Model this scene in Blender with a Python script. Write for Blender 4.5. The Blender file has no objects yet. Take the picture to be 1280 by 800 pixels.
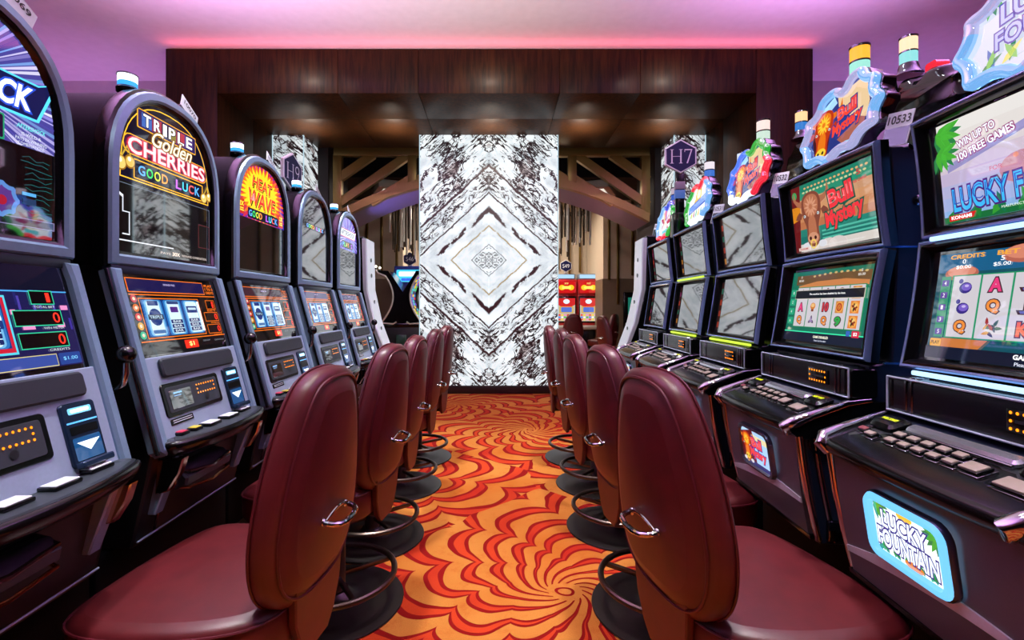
import bpy, bmesh, math, random
from mathutils import Vector, Matrix
R = random.Random(7)
SC = bpy.context.scene
COL = SC.collection
PI = math.pi

# ------------------------------------------------------------------ colour / material helpers
def lin(h):
    h = h.lstrip('#')
    o = []
    for i in (0, 2, 4):
        c = int(h[i:i+2], 16) / 255
        o.append(c / 12.92 if c <= .04045 else ((c + .055) / 1.055) ** 2.4)
    return (o[0], o[1], o[2], 1.0)

_M = {}
def newmat(name):
    m = bpy.data.materials.new(name)
    m.use_nodes = True
    nt = m.node_tree
    b = nt.nodes['Principled BSDF']
    return m, nt, b

def mat(h, rough=.5, metal=0.0, bump=0.0, bscale=60, coat=0.0, spec=.5, name=None, var=0.08):
    """plain procedural surface: colour with a little noise variation, optional bump"""
    key = ('m', h, rough, metal, bump, bscale, coat, spec)
    if key in _M: return _M[key]
    m, nt, b = newmat(name or 'surface_' + h.strip('#'))
    c = lin(h)
    tc = nt.nodes.new('ShaderNodeTexCoord')
    n = nt.nodes.new('ShaderNodeTexNoise'); n.inputs['Scale'].default_value = bscale * .25
    n.inputs['Detail'].default_value = 3
    nt.links.new(tc.outputs['Object'], n.inputs['Vector'])
    mx = nt.nodes.new('ShaderNodeMix'); mx.data_type = 'RGBA'
    mx.inputs[6].default_value = tuple(x * (1 - var) for x in c[:3]) + (1,)
    mx.inputs[7].default_value = tuple(min(1, x * (1 + var)) for x in c[:3]) + (1,)
    nt.links.new(n.outputs['Fac'], mx.inputs[0])
    nt.links.new(mx.outputs[2], b.inputs['Base Color'])
    b.inputs['Roughness'].default_value = rough
    b.inputs['Metallic'].default_value = metal
    b.inputs['Coat Weight'].default_value = coat
    b.inputs['Coat Roughness'].default_value = .08
    b.inputs['Specular IOR Level'].default_value = spec
    if bump > 0:
        n2 = nt.nodes.new('ShaderNodeTexNoise'); n2.inputs['Scale'].default_value = bscale
        n2.inputs['Detail'].default_value = 4
        nt.links.new(tc.outputs['Object'], n2.inputs['Vector'])
        bp = nt.nodes.new('ShaderNodeBump'); bp.inputs['Strength'].default_value = bump
        bp.inputs['Distance'].default_value = .002
        nt.links.new(n2.outputs['Fac'], bp.inputs['Height'])
        nt.links.new(bp.outputs['Normal'], b.inputs['Normal'])
    _M[key] = m
    return m

SCREEN_IOR = 2.6
def glow(h, s=1.0, gloss=True):
    """something lit from inside, behind glossy glass"""
    key = ('g', h, s, gloss)
    if key in _M: return _M[key]
    m, nt, b = newmat('lit_' + h.strip('#'))
    c = lin(h)
    b.inputs['Base Color'].default_value = (.004, .004, .005, 1)
    b.inputs['Emission Color'].default_value = c
    b.inputs['Emission Strength'].default_value = s
    b.inputs['Roughness'].default_value = .03 if gloss else .4
    b.inputs['IOR'].default_value = (4.6 if h in ('#05070a', '#1c2022', '#11141b') else SCREEN_IOR) if gloss else 1.45
    _M[key] = m
    return m

MATTE = lambda: mat('#050506', .55, 0, .1, 300, 0, .06, name='matte_black')
BLACK = lambda: mat('#08080a', .38, 0, .15, 300, 0, .35, name='black_cabinet')
GLOSSBLK = lambda: mat('#08090b', .16, 0, 0, 60, 0, .45, name='gloss_black')
SLATE = lambda: mat('#84a0ba', .34, .45, .08, 400, name='slate_metal')
SILVER = lambda: mat('#a0b0c8', .33, .40, .1, 500, name='silver_plate')
CHROME = lambda: mat('#b4b8be', .08, 1.0, 0, 30, name='chrome')
DCHROME = lambda: mat('#75787f', .12, 1.0, 0, 30, name='dark_chrome')
RUBBER = lambda: mat('#141417', .55, 0, .2, 500, name='rubber')
BROWNSAT = lambda: mat('#5a5055', .36, .35, .1, 600, name='brown_satin')
GLASSDK = lambda: glow('#05070a', .25)

# ------------------------------------------------------------------ mesh builder
class MB:
    def __init__(self, M=None):
        self.v, self.f, self.fm, self.mats = [], [], [], []
        self.M = M or Matrix.Identity(4)
    def mi(self, m):
        if m not in self.mats: self.mats.append(m)
        return self.mats.index(m)
    def add(self, verts, faces, m, M=None):
        T = self.M @ M if M is not None else self.M
        o = len(self.v)
        self.v += [tuple(T @ Vector(p)) for p in verts]
        if isinstance(m, (list, tuple)):
            for f, k in zip(faces, m):
                self.f.append(tuple(i + o for i in f)); self.fm.append(self.mi(k))
        else:
            k = self.mi(m)
            for f in faces:
                self.f.append(tuple(i + o for i in f)); self.fm.append(k)
        return self
    def box(self, x0, x1, y0, y1, z0, z1, m, bev=0.0, M=None, seg=2):
        bm = bmesh.new()
        bmesh.ops.create_cube(bm, size=1)
        for v in bm.verts:
            v.co = Vector(((x0 + x1) / 2 + v.co.x * (x1 - x0), (y0 + y1) / 2 + v.co.y * (y1 - y0), (z0 + z1) / 2 + v.co.z * (z1 - z0)))
        if bev > 0:
            bmesh.ops.bevel(bm, geom=bm.edges[:], offset=bev, segments=seg, affect='EDGES', profile=.5)
        bm.verts.index_update()
        vs = [tuple(v.co) for v in bm.verts]; fs = [[v.index for v in f.verts] for f in bm.faces]
        bm.free()
        return self.add(vs, fs, m, M)
    def loft(self, rings, mats, closed=True, cap0=True, cap1=True, M=None):
        n = len(rings[0]); vs = []; fs = []; ms = []
        for r in rings: vs += [tuple(p) for p in r]
        if not isinstance(mats, (list, tuple)): mats = [mats] * (len(rings) - 1)
        for k in range(len(rings) - 1):
            for i in range(n if closed else n - 1):
                j = (i + 1) % n
                fs.append((k*n+i, k*n+j, (k+1)*n+j, (k+1)*n+i)); ms.append(mats[k])
        if cap0: fs.append(tuple(range(n))[::-1]); ms.append(mats[0])
        if cap1: fs.append(tuple((len(rings)-1)*n + i for i in range(n))); ms.append(mats[-1])
        return self.add(vs, fs, ms, M)
    def tube(self, pts, r, m, seg=10, closed=False, M=None, caps=True):
        P = [Vector(p) for p in pts]; n = len(P)
        rr = r if isinstance(r, (list, tuple)) else [r] * n
        rings = []; up = None
        for i in range(n):
            if closed: t = P[(i+1) % n] - P[i-1]
            else: t = P[min(i+1, n-1)] - P[max(i-1, 0)]
            t.normalize()
            if up is None:
                up = Vector((0, 0, 1)) if abs(t.z) < .9 else Vector((1, 0, 0))
            a = t.cross(up)
            if a.length < 1e-5: a = t.cross(Vector((0, 1, .1)))
            a.normalize(); b = a.cross(t).normalized(); up = b
            rings.append([P[i] + (a * math.cos(2*PI*k/seg) + b * math.sin(2*PI*k/seg)) * rr[i] for k in range(seg)])
        mm = m
        if closed:
            rings.append(rings[0])
        if isinstance(m, (list, tuple)): mm = list(m)[:len(rings)-1]
        return self.loft(rings, mm, True, not closed and caps, not closed and caps, M)
    def lathe(self, prof, mats, seg=24, M=None):
        """profile of (r, z) turned about z"""
        rings = [[(r*math.cos(2*PI*k/seg), r*math.sin(2*PI*k/seg), z) for k in range(seg)] for r, z in prof]
        return self.loft(rings, mats, True, True, True, M)
    def ball(self, c, r, m, seg=14, M=None, sx=1, sy=1, sz=1):
        prof = [(max(1e-4, r*math.sin(PI*k/8)), -r*math.cos(PI*k/8)) for k in range(9)]
        T = Matrix.Translation(c) @ Matrix.Diagonal((sx, sy, sz, 1))
        return self.lathe(prof, m, seg, (M @ T) if M is not None else T)
    def prism(self, pts, lo, hi, m, axis='y', M=None, bev=0.0):
        """polygon pts (a,b) extruded along an axis: y -> (a,t,b), x -> (t,a,b), z -> (a,b,t)"""
        f = {'y': lambda p, t: (p[0], t, p[1]), 'x': lambda p, t: (t, p[0], p[1]), 'z': lambda p, t: (p[0], p[1], t)}[axis]
        if bev > 0:
            ins = inset(pts, bev)
            rings = [[f(p, lo) for p in ins], [f(p, lo + bev) for p in pts], [f(p, hi - bev) for p in pts], [f(p, hi) for p in ins]]
        else:
            rings = [[f(p, lo) for p in pts], [f(p, hi) for p in pts]]
        return self.loft(rings, m, True, True, True, M)
    def build(self, name, parent=None, smooth=35, loc=None, mesh=None):
        if mesh is None:
            mesh = bpy.data.meshes.new(name)
            mesh.from_pydata(self.v, [], self.f)
            for m in self.mats: mesh.materials.append(m)
            for p, k in zip(mesh.polygons, self.fm): p.material_index = k
            bm = bmesh.new(); bm.from_mesh(mesh)
            bmesh.ops.recalc_face_normals(bm, faces=bm.faces[:])
            bm.to_mesh(mesh); bm.free()
            mesh.polygons.foreach_set('use_smooth', [True] * len(mesh.polygons))
            mesh.set_sharp_from_angle(angle=math.radians(smooth))
            mesh.update()
        o = bpy.data.objects.new(name, mesh); COL.objects.link(o)
        if parent is not None: o.parent = parent
        if loc is not None: o.location = loc
        return o

def area2(pts):
    return sum(pts[i][0]*pts[(i+1) % len(pts)][1] - pts[(i+1) % len(pts)][0]*pts[i][1] for i in range(len(pts))) / 2
def inset(pts, d):
    """offset a polygon inwards by d along vertex normals"""
    n = len(pts); s = 1 if area2(pts) > 0 else -1; out = []
    for i in range(n):
        a, b, c = Vector(pts[i-1]), Vector(pts[i]), Vector(pts[(i+1) % n])
        e1 = (b - a); e2 = (c - b)
        if e1.length < 1e-9 or e2.length < 1e-9: out.append(tuple(b)); continue
        e1.normalize(); e2.normalize()
        n1 = Vector((-e1.y, e1.x)) * s; n2 = Vector((-e2.y, e2.x)) * s
        k = n1 + n2
        if k.length < 1e-6: k = n1
        k.normalize(); cs = max(.4, k.dot(n1))
        out.append(tuple(b + k * (d / cs)))
    return out
def rrect(w, h, r, seg=4, cx=0, cy=0):
    o = []
    for sx, sy, a0 in ((1, 1, 0), (-1, 1, 90), (-1, -1, 180), (1, -1, 270)):
        for k in range(seg + 1):
            a = math.radians(a0 + 90 * k / seg)
            o.append((cx + sx*(w/2 - r) + r*math.cos(a), cy + sy*(h/2 - r) + r*math.sin(a)))
    return o
def chaikin(p, n=1):
    for _ in range(n):
        q = []
        for i in range(len(p)):
            a, b = p[i], p[(i+1) % len(p)]
            q.append((a[0]*.75 + b[0]*.25, a[1]*.75 + b[1]*.25)); q.append((a[0]*.25 + b[0]*.75, a[1]*.25 + b[1]*.75))
        p = q
    return p
def circ(r, n=20, cx=0, cy=0, ry=None):
    return [(cx + r*math.cos(2*PI*k/n), cy + (ry or r)*math.sin(2*PI*k/n)) for k in range(n)]

# ------------------------------------------------------------------ lettering
_T = {}
def glyphs(body, off=0.0, shear=0.0, sp=1.0):
    key = (body, off, shear, sp)
    if key in _T: return _T[key]
    cu = bpy.data.curves.new('lettering', 'FONT'); cu.body = body; cu.size = 1.0
    cu.offset = off; cu.shear = shear; cu.resolution_u = 3; cu.space_character = sp
    cu.align_x = 'CENTER'
    ob = bpy.data.objects.new('lettering', cu); COL.objects.link(ob)
    dg = bpy.context.evaluated_depsgraph_get(); dg.update()
    me = bpy.data.meshes.new_from_object(ob.evaluated_get(dg))
    vs = [(v.co.x, v.co.y) for v in me.vertices]; fs = [tuple(p.vertices) for p in me.polygons]
    bpy.data.objects.remove(ob); bpy.data.curves.remove(cu); bpy.data.meshes.remove(me)
    if not vs: vs = [(0, 0)]
    xs = [p[0] for p in vs]; ys = [p[1] for p in vs]
    _T[key] = (vs, fs, min(xs), max(xs), min(ys), max(ys))
    return _T[key]

class Art:
    """flat artwork drawn on a plane: O centre, U to the viewer's right, V up, N towards the viewer"""
    def __init__(self, mb, O, U, V, step=.0005):
        self.mb = mb; self.O = Vector(O); self.U = Vector(U).normalized(); self.V = Vector(V).normalized()
        self.N = self.U.cross(self.V).normalized(); self.s = step; self.k = 0
    def P(self, u, v, k): return tuple(self.O + self.U*u + self.V*v + self.N*(self.s*k))
    def poly(self, pts, m, k):
        self.mb.add([self.P(u, v, k) for u, v in pts], [tuple(range(len(pts)))], m); return self
    def rect(self, u0, u1, v0, v1, m, k): return self.poly([(u0, v0), (u1, v0), (u1, v1), (u0, v1)], m, k)
    def rr(self, cu, cv, w, h, r, m, k): return self.poly(rrect(w, h, r, 3, cu, cv), m, k)
    def disc(self, cu, cv, r, m, k, n=18, ry=None): return self.poly(circ(r, n, cu, cv, ry), m, k)
    def frame(self, u0, u1, v0, v1, t, m, k):
        return self.rect(u0, u1, v0, v0+t, m, k).rect(u0, u1, v1-t, v1, m, k).rect(u0, u0+t, v0+t, v1-t, m, k).rect(u1-t, u1, v0+t, v1-t, m, k)
    def ring(self, pts, t, m, k):
        q = inset(pts, t); n = len(pts)
        vs = [self.P(u, v, k) for u, v in pts] + [self.P(u, v, k) for u, v in q]
        self.mb.add(vs, [(i, (i+1) % n, n+(i+1) % n, n+i) for i in range(n)], m); return self
    def text(self, body, cu, cv, w, h, m, k, off=0.0, shear=0.0, rot=0.0, sp=1.0, edge=None, edge_off=.05, mats=None):
        if edge is not None: self._t(body, cu, cv, w, h, edge, k, off + edge_off, shear, rot, sp, off); k += 1
        self._t(body, cu, cv, w, h, m, k, off, shear, rot, sp, off); return self
    def _t(self, body, cu, cv, w, h, m, k, off, shear, rot, sp, base):
        vs, fs, x0, x1, y0, y1 = glyphs(body, off, shear, sp)
        _, _, X0, X1, Y0, Y1 = glyphs(body, base, shear, sp)
        sx = w / max(1e-6, X1 - X0); sy = h / max(1e-6, Y1 - Y0); mx, my = (X0+X1)/2, (Y0+Y1)/2
        c, s = math.cos(rot), math.sin(rot)
        P = []
        for x, y in vs:
            a, b = (x - mx)*sx, (y - my)*sy
            P.append(self.P(cu + a*c - b*s, cv + a*s + b*c, k))
        self.mb.add(P, fs, m)

# ------------------------------------------------------------------ scene tree helpers
def tag(o, label=None, cat=None, group=None, kind=None):
    if label: o['label'] = label
    if cat: o['category'] = cat
    if group: o['group'] = group
    if kind: o['kind'] = kind
    return o
def thing(name, label, cat, loc=(0, 0, 0), rz=0.0, group=None):
    o = bpy.data.objects.new(name, None); COL.objects.link(o)
    o.location = loc; o.rotation_euler = (0, 0, rz); o.empty_display_size = .1
    return tag(o, label, cat, group)
def struct(name, mb, smooth=30, **k):
    return tag(mb.build(name, None, smooth), kind='structure', **k)
_C = {}
def part(name, key, fn, parent, smooth=35, loc=None):
    """a part; its mesh is built once per key and shared by the copies"""
    if key in _C: return MB().build(name, parent, mesh=_C[key], loc=loc)
    mb = MB(); fn(mb); o = mb.build(name, parent, smooth, loc=loc); _C[key] = o.data
    return o
def copy_tree(o, parent=None):
    c = o.copy(); COL.objects.link(c)
    if parent is not None: c.parent = parent
    for ch in list(o.children): copy_tree(ch, c)
    return c

# ------------------------------------------------------------------ node maths for the big procedural materials
class NX:
    def __init__(self, nt): self.nt = nt
    def m(self, op, a, b=None, c=None, clamp=False):
        n = self.nt.nodes.new('ShaderNodeMath'); n.operation = op; n.use_clamp = clamp
        for i, x in enumerate((a, b, c)):
            if x is None: continue
            if isinstance(x, (int, float)): n.inputs[i].default_value = x
            else: self.nt.links.new(x, n.inputs[i])
        return n.outputs[0]
    def add(self, a, b): return self.m('ADD', a, b)
    def sub(self, a, b): return self.m('SUBTRACT', a, b)
    def mul(self, a, b): return self.m('MULTIPLY', a, b)
    def step(self, a, e0, e1):
        n = self.nt.nodes.new('ShaderNodeMapRange'); n.interpolation_type = 'SMOOTHSTEP'
        self.nt.links.new(a, n.inputs[0]); n.inputs[1].default_value = e0; n.inputs[2].default_value = e1
        return n.outputs[0]
    def noise(self, vec, scale, detail=4, rough=.55, dist=0.0):
        n = self.nt.nodes.new('ShaderNodeTexNoise'); n.inputs['Scale'].default_value = scale
        n.inputs['Detail'].default_value = detail; n.inputs['Roughness'].default_value = rough
        n.inputs['Distortion'].default_value = dist
        self.nt.links.new(vec, n.inputs['Vector']); return n.outputs['Fac']
    def xyz(self, x, y, z):
        n = self.nt.nodes.new('ShaderNodeCombineXYZ')
        for i, q in enumerate((x, y, z)):
            if isinstance(q, (int, float)): n.inputs[i].default_value = q
            else: self.nt.links.new(q, n.inputs[i])
        return n.outputs[0]
    def mixf(self, f, a, b):
        n = self.nt.nodes.new('ShaderNodeMix'); n.data_type = 'FLOAT'
        for i, q in ((0, f), (2, a), (3, b)):
            if isinstance(q, (int, float)): n.inputs[i].default_value = q
            else: self.nt.links.new(q, n.inputs[i])
        return n.outputs[0]
    def mixc(self, f, a, b):
        n = self.nt.nodes.new('ShaderNodeMix'); n.data_type = 'RGBA'
        for i, q in ((0, f), (6, a), (7, b)):
            if isinstance(q, (int, float)): n.inputs[i].default_value = q
            elif isinstance(q, tuple): n.inputs[i].default_value = q
            else: self.nt.links.new(q, n.inputs[i])
        return n.outputs[2]

def position(nt):
    g = nt.nodes.new('ShaderNodeNewGeometry'); s = nt.nodes.new('ShaderNodeSeparateXYZ')
    nt.links.new(g.outputs['Position'], s.inputs[0])
    return g.outputs['Position'], s.outputs[0], s.outputs[1], s.outputs[2]

def carpet_material():
    m, nt, b = newmat('patterned_carpet'); X = NX(nt)
    pos, x, y, z = position(nt)
    wob = X.noise(pos, 2.2, 2)
    x = X.add(x, X.mul(X.sub(wob, .5), .16)); wob2 = X.noise(X.xyz(y, x, 3.3), 2.0, 2)
    y = X.add(y, X.mul(X.sub(wob2, .5), .16))
    C = [(.30, 2.17, 15, 1, .1), (.33, 5.05, 15, -1, .3), (-.62, 6.35, 14, 1, .7), (-.95, 3.45, 13, -1, .2), (1.5, 3.7, 14, 1, .4),
         (-1.3, 1.0, 11, -1, .5), (1.7, 6.4, 11, -1, .15), (1.6, .9, 10, 1, 0.), (3.0, 8.6, 12, 1, .6), (-2.9, 8.4, 12, -1, .2), (.4, 9.2, 12, 1, .2)]
    best = None
    for cx, cy, n, sg, ph in C:
        dx = X.sub(x, cx); dy = X.sub(y, cy)
        d = X.m('SQRT', X.add(X.mul(dx, dx), X.mul(dy, dy)))
        th0 = X.m('ARCTAN2', dy, dx); th = X.mul(th0, n / (2*PI))
        lr = X.m('LOGARITHM', X.add(d, .04), math.e)
        u = X.add(X.add(X.mul(th, sg), X.mul(lr, 2.7)), ph)
        q = X.mul(X.sub(th0, X.mul(lr, n / (2*PI*2.7*sg))), 4.0)
        if best is None: best, bu, bq = d, u, q
        else:
            f = X.m('LESS_THAN', d, best)
            bu = X.mixf(f, bu, u); bq = X.mixf(f, bq, q); best = X.m('MINIMUM', best, d)
    # scalloped edges, growing outwards from each flower
    lr = X.m('LOGARITHM', X.add(best, .04), math.e)
    sc = X.m('POWER', X.m('ABSOLUTE', X.m('SINE', bq)), .65)
    amp = X.mul(X.step(best, .15, .5), .62)
    u = X.sub(bu, X.mul(sc, amp))
    t = X.m('ABSOLUTE', X.mul(X.sub(X.m('FRACT', u), .5), 2.0))
    grow = X.step(best, .05, .45)
    lo = X.add(X.mul(grow, .30), -.06); hi = X.add(X.mul(grow, .21), .29)
    inner = X.m('LESS_THAN', t, lo); outer = X.m('LESS_THAN', t, hi)
    # the eye of the flower
    eye = X.m('MULTIPLY', X.m('GREATER_THAN', best, .026), X.m('LESS_THAN', best, .04))
    clear = X.m('LESS_THAN', best, .075)
    outer = X.m('MAXIMUM', X.mul(outer, X.sub(1.0, clear)), eye); inner = X.mul(inner, X.sub(1.0, clear))
    n1 = X.noise(pos, 1.1, 3); n2 = X.noise(pos, 9, 5, .7)
    base = X.mixc(X.step(n1, .36, .66), lin('#d08a3e'), lin('#c06c26'))
    base = X.mixc(X.mul(X.step(n2, .5, .75), .55), base, lin('#b5511a'))
    red = X.mixc(X.step(n1, .4, .62), lin('#cc4420'), lin('#b42a1a'))
    col = X.mixc(outer, base, lin('#8e1414')); col = X.mixc(inner, col, red)
    pile = X.noise(pos, 260, 2)
    col = X.mixc(X.mul(X.step(pile, .35, .7), .35), col, X.mixc(.45, col, (0.02, .005, .0, 1)))
    nt.links.new(col, b.inputs['Base Color']); b.inputs['Roughness'].default_value = .95
    b.inputs['Specular IOR Level'].default_value = .1
    bp = nt.nodes.new('ShaderNodeBump'); bp.inputs['Strength'].default_value = .5; bp.inputs['Distance'].default_value = .004
    nt.links.new(pile, bp.inputs['Height']); nt.links.new(bp.outputs['Normal'], b.inputs['Normal'])
    return m

def marble_material(cx, cz, strength, name):
    """backlit book-matched marble: mirrored about the lines x = cx and z = cz"""
    m, nt, b = newmat(name); X = NX(nt)
    pos, x, y, z = position(nt)
    ax = X.m('ABSOLUTE', X.sub(x, cx)); az = X.m('ABSOLUTE', X.sub(z, cz)); ax = X.add(ax, X.mul(y, .35)) if name == 'lit_marble_column' else ax
    p = X.xyz(ax, az, 0)
    w1 = X.sub(X.noise(p, 1.6, 5, .6), .5); w2 = X.sub(X.noise(p, 7, 5, .65), .5)
    s = X.add(X.add(az, X.mul(ax, .92)), X.add(X.mul(w1, .15), X.mul(w2, .07)))   # across the veins
    t = X.sub(X.mul(az, .8), ax)                                                   # along the veins
    dens = X.step(s, .55, 1.5)
    def ridged(vec, sc, wd, det=6, rough=.62, dist=.0):
        n = X.noise(vec, sc, det, rough, dist)
        r = X.m('ABSOLUTE', X.sub(n, .5))
        return X.sub(1.0, X.step(r, 0.0, wd))
    v1 = ridged(X.xyz(X.mul(s, 4.6), X.mul(t, .45), 1.7), 1.25, .030, 3, .5)
    v2 = ridged(X.xyz(X.mul(s, 6.0), X.mul(t, 1.5), 5.2), 1.5, .038, 4, .6)
    v3 = ridged(p, 5.5, .065, 4, .62, .6)
    big = X.noise(X.xyz(X.mul(s, 1.9), X.mul(t, .9), 4.4), 1.7, 4, .6, .3)
    zone = X.mul(X.step(big, .43, .53), X.step(s, .85, 1.35))
    blot = X.mul(X.step(big, .56, .63), X.step(s, 1.0, 1.4))
    vein = X.m('MAXIMUM', X.mul(v1, X.add(X.mul(X.step(s, .7, 1.2), .80), .12)), X.mul(X.mul(v2, dens), .9))
    vein = X.mul(vein, X.step(X.noise(p, 2.7, 3), .36, .52))
    vein = X.step(X.m('MAXIMUM', vein, X.mul(v3, zone)), .22, .62)
    # the diamond heart: dark knot, one golden line, dark chevrons
    core = X.mul(X.m('LESS_THAN', s, .20), ridged(X.xyz(ax, az, 8.0), 9, .06, 5))
    edge = X.sub(1.0, X.step(X.m('ABSOLUTE', X.sub(s, .235)), .0, .016))
    gold = X.mul(X.sub(1.0, X.step(X.m('ABSOLUTE', X.sub(s, .52)), .0, .024)), X.step(w2, -.16, .02))
    ch1 = X.mul(X.sub(1.0, X.step(X.m('ABSOLUTE', X.sub(s, .76)), .0, .085)), X.step(X.noise(X.xyz(X.mul(s, 2), t, 3.0), 3.0, 4), .40, .54))
    ch2 = X.sub(1.0, X.step(X.m('ABSOLUTE', X.sub(s, 1.02)), .0, .026))
    ch3 = X.sub(1.0, X.step(X.m('ABSOLUTE', X.sub(s, 1.41)), .0, .045))
    cloud = X.noise(X.xyz(X.mul(s, 1.6), t, 2), 2.6, 6, .65)
    base = X.mixc(X.step(cloud, .36, .7), lin('#f4fcff'), lin('#c4d0d6'))
    base = X.mixc(X.mul(X.step(X.noise(p, 5.5, 6, .7), .5, .8), .5), base, lin('#d6d2c6'))
    col = X.mixc(X.mul(blot, .82), base, X.mixc(X.step(X.noise(p, 30, 4, .7), .42, .6), lin('#4a2426'), lin('#b9a9a8')))
    col = X.mixc(vein, col, lin('#1f0d12'))
    col = X.mixc(X.step(X.m('MAXIMUM', X.m('MAXIMUM', ch1, ch2), X.mul(ch3, .8)), .2, .7), col, lin('#34181e'))
    col = X.mixc(X.mul(gold, .95), col, lin('#9a7a1c')); col = X.mixc(X.mul(X.m('MAXIMUM', core, edge), .85), col, lin('#20222a'))
    nt.links.new(col, b.inputs['Emission Color']); b.inputs['Emission Strength'].default_value = strength
    nt.links.new(X.mixc(.85, col, (0, 0, 0, 1)), b.inputs['Base Color'])
    b.inputs['Roughness'].default_value = .3
    return m

def wood_material():
    m, nt, b = newmat('dark_walnut'); X = NX(nt)
    tc = nt.nodes.new('ShaderNodeTexCoord'); s = nt.nodes.new('ShaderNodeSeparateXYZ'); nt.links.new(tc.outputs['Object'], s.inputs[0])
    g = X.noise(X.xyz(X.mul(s.outputs[0], 14), X.mul(s.outputs[1], 14), X.mul(s.outputs[2], 1.1)), 1.6, 7, .65, .3)
    f = X.noise(X.xyz(X.mul(s.outputs[0], 90), X.mul(s.outputs[1], 90), X.mul(s.outputs[2], 3)), 1.5, 3)
    c = X.mixc(X.step(g, .3, .72), lin('#1d1109'), lin('#41250f')); c = X.mixc(X.mul(X.step(f, .45, .7), .35), c, lin('#140a05'))
    nt.links.new(c, b.inputs['Base Color']); b.inputs['Roughness'].default_value = .42; b.inputs['Specular IOR Level'].default_value = .14; b.inputs['Coat Weight'].default_value = .06
    b.inputs['Coat Roughness'].default_value = .25
    return m

def leather_material():
    m, nt, b = newmat('maroon_leather'); X = NX(nt)
    tc = nt.nodes.new('ShaderNodeTexCoord')
    n = X.noise(tc.outputs['Object'], 14, 4); g = nt.nodes.new('ShaderNodeTexVoronoi'); g.inputs['Scale'].default_value = 380
    nt.links.new(tc.outputs['Object'], g.inputs['Vector'])
    nt.links.new(X.mixc(X.step(n, .3, .7), lin('#4a0f15'), lin('#561319')), b.inputs['Base Color'])
    b.inputs['Roughness'].default_value = .40; b.inputs['Specular IOR Level'].default_value = .55
    bp = nt.nodes.new('ShaderNodeBump'); bp.inputs['Strength'].default_value = .12; bp.inputs['Distance'].default_value = .001
    nt.links.new(g.outputs['Distance'], bp.inputs['Height']); nt.links.new(bp.outputs['Normal'], b.inputs['Normal'])
    return m
CARPET = carpet_material(); WOOD = wood_material(); LEATHER = leather_material()
PIPING = mat('#4e101b', .4, 0, 0, 60, name='piping_leather')
# ------------------------------------------------------------------ camera (focal 600 px at 1280 wide, level, axis through pixel 622,383)
cd = bpy.data.cameras.new('camera'); cam = bpy.data.objects.new('camera', cd); COL.objects.link(cam)
cam.location = (0, 0, 1.3); cam.rotation_euler = (PI/2, 0, 0)
cd.sensor_width = 36; cd.lens = 36 * 600 / 1280; cd.shift_x = 18 / 1280; cd.shift_y = -17 / 1280
cd.clip_start = .05
SC.camera = cam

# ------------------------------------------------------------------ the room
CEIL = 4.40
WHITE = mat('#d9d4d6', .85, 0, .1, 40, name='white_paint')
mb = MB(); mb.box(-7, 7, -4.2, 13.6, -.1, 0, CARPET); struct('floor', mb)
mb = MB(); mb.box(-7, 7, -4.2, 6.75, CEIL, CEIL + .1, WHITE); struct('ceiling', mb)
mb = MB(); mb.box(-7.1, -3.985, 6.6, 6.75, 0, CEIL, WHITE); struct('wall_left', mb)
mb = MB(); mb.box(3.785, 7.1, 6.6, 6.75, 0, CEIL, WHITE); struct('wall_right', mb)
DKW = mat('#2a2226', .7, name='dark_wall_paint')
mb = MB(); mb.box(-7.1, -7, -4.2, 13.6, 0, 5.2, DKW); mb.box(7, 7.1, -4.2, 13.6, 0, 5.2, DKW); mb.box(-7.1, 7.1, -4.3, -4.2, 0, CEIL, DKW)
struct('wall_rear', mb)

# the walnut portal: stiles, header and deep reveals, in boards with fine shadow gaps
Y0, Y1 = 5.77, 7.16
XL0, XL1, XR0, XR1, ZS, ZT = -3.99, -3.37, 3.11, 3.79, 3.862, 4.395
mb = MB()
g = .004
mb.box(XL0, XL1 , Y0, 6.62, 0, ZT, WOOD, .003); mb.box(XL0, XL1, 6.62 + g, 7.9, 0, ZT, WOOD, .003)
mb.box(XR0, XR1, Y0, 6.62, 0, ZT, WOOD, .003); mb.box(XR0, XR1, 6.62 + g, 7.9, 0, ZT, WOOD, .003)
xs = [XL1 + .0005, -1.92, -.95, .75, 1.72, XR0 - .0005]
for a, b in zip(xs[:-1], xs[1:]):
    mb.box(a, b - g, Y0, Y0 + .8 - g, ZS, ZT, WOOD, .003)
    mb.box(a, b - g, Y0 + .8, 7.75, ZS, ZT, WOOD, .003)
struct('trim_1', mb)
mb = MB(); mb.box(-7, 7, 6.76, 7.76, ZT + .001, 5.2, DKW); struct('wall_header', mb)

# book-matched lit marble: centre slab and two columns
def marble_slab(x0, x1, y0, y1, z0, z1, mm, edge, name, label, cat, cols=2):
    t = thing(name, label, cat, ((x0 + x1) / 2, y0, 0))
    mb = MB(Matrix.Translation((-(x0 + x1) / 2, -y0, 0)))
    gap = .0035; w = (x1 - x0) / cols
    for i in range(cols): mb.box(x0 + w*i + gap/2, x0 + w*(i+1) - gap/2, y0, y1, z0, z1, mm)
    mb.build('marble_face', t)
    e = MB(Matrix.Translation((-(x0 + x1) / 2, -y0, 0)))
    for xx in (x0 - .012, x1): e.box(xx, xx + .012, y0 - .006, y0 + .012, z0, z1, edge)
    e.build('edge_trim', t)
    b = MB(Matrix.Translation((-(x0 + x1) / 2, -y0, 0)))
    b.box(x0 - .012, x1 + .012, y0 - .015, y1, 0.001, z0, mat('#241816', .4, name='plinth_wood'), .004)
    b.build('plinth', t)
    return t
MARBLE = marble_material(-.13, 1.99, 1.04, 'lit_marble_slab')
MARBLE2 = marble_material(-5.2, 1.2, .85, 'lit_marble_column')
EDGE = glow('#c9e6f2', .9, False)
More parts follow.
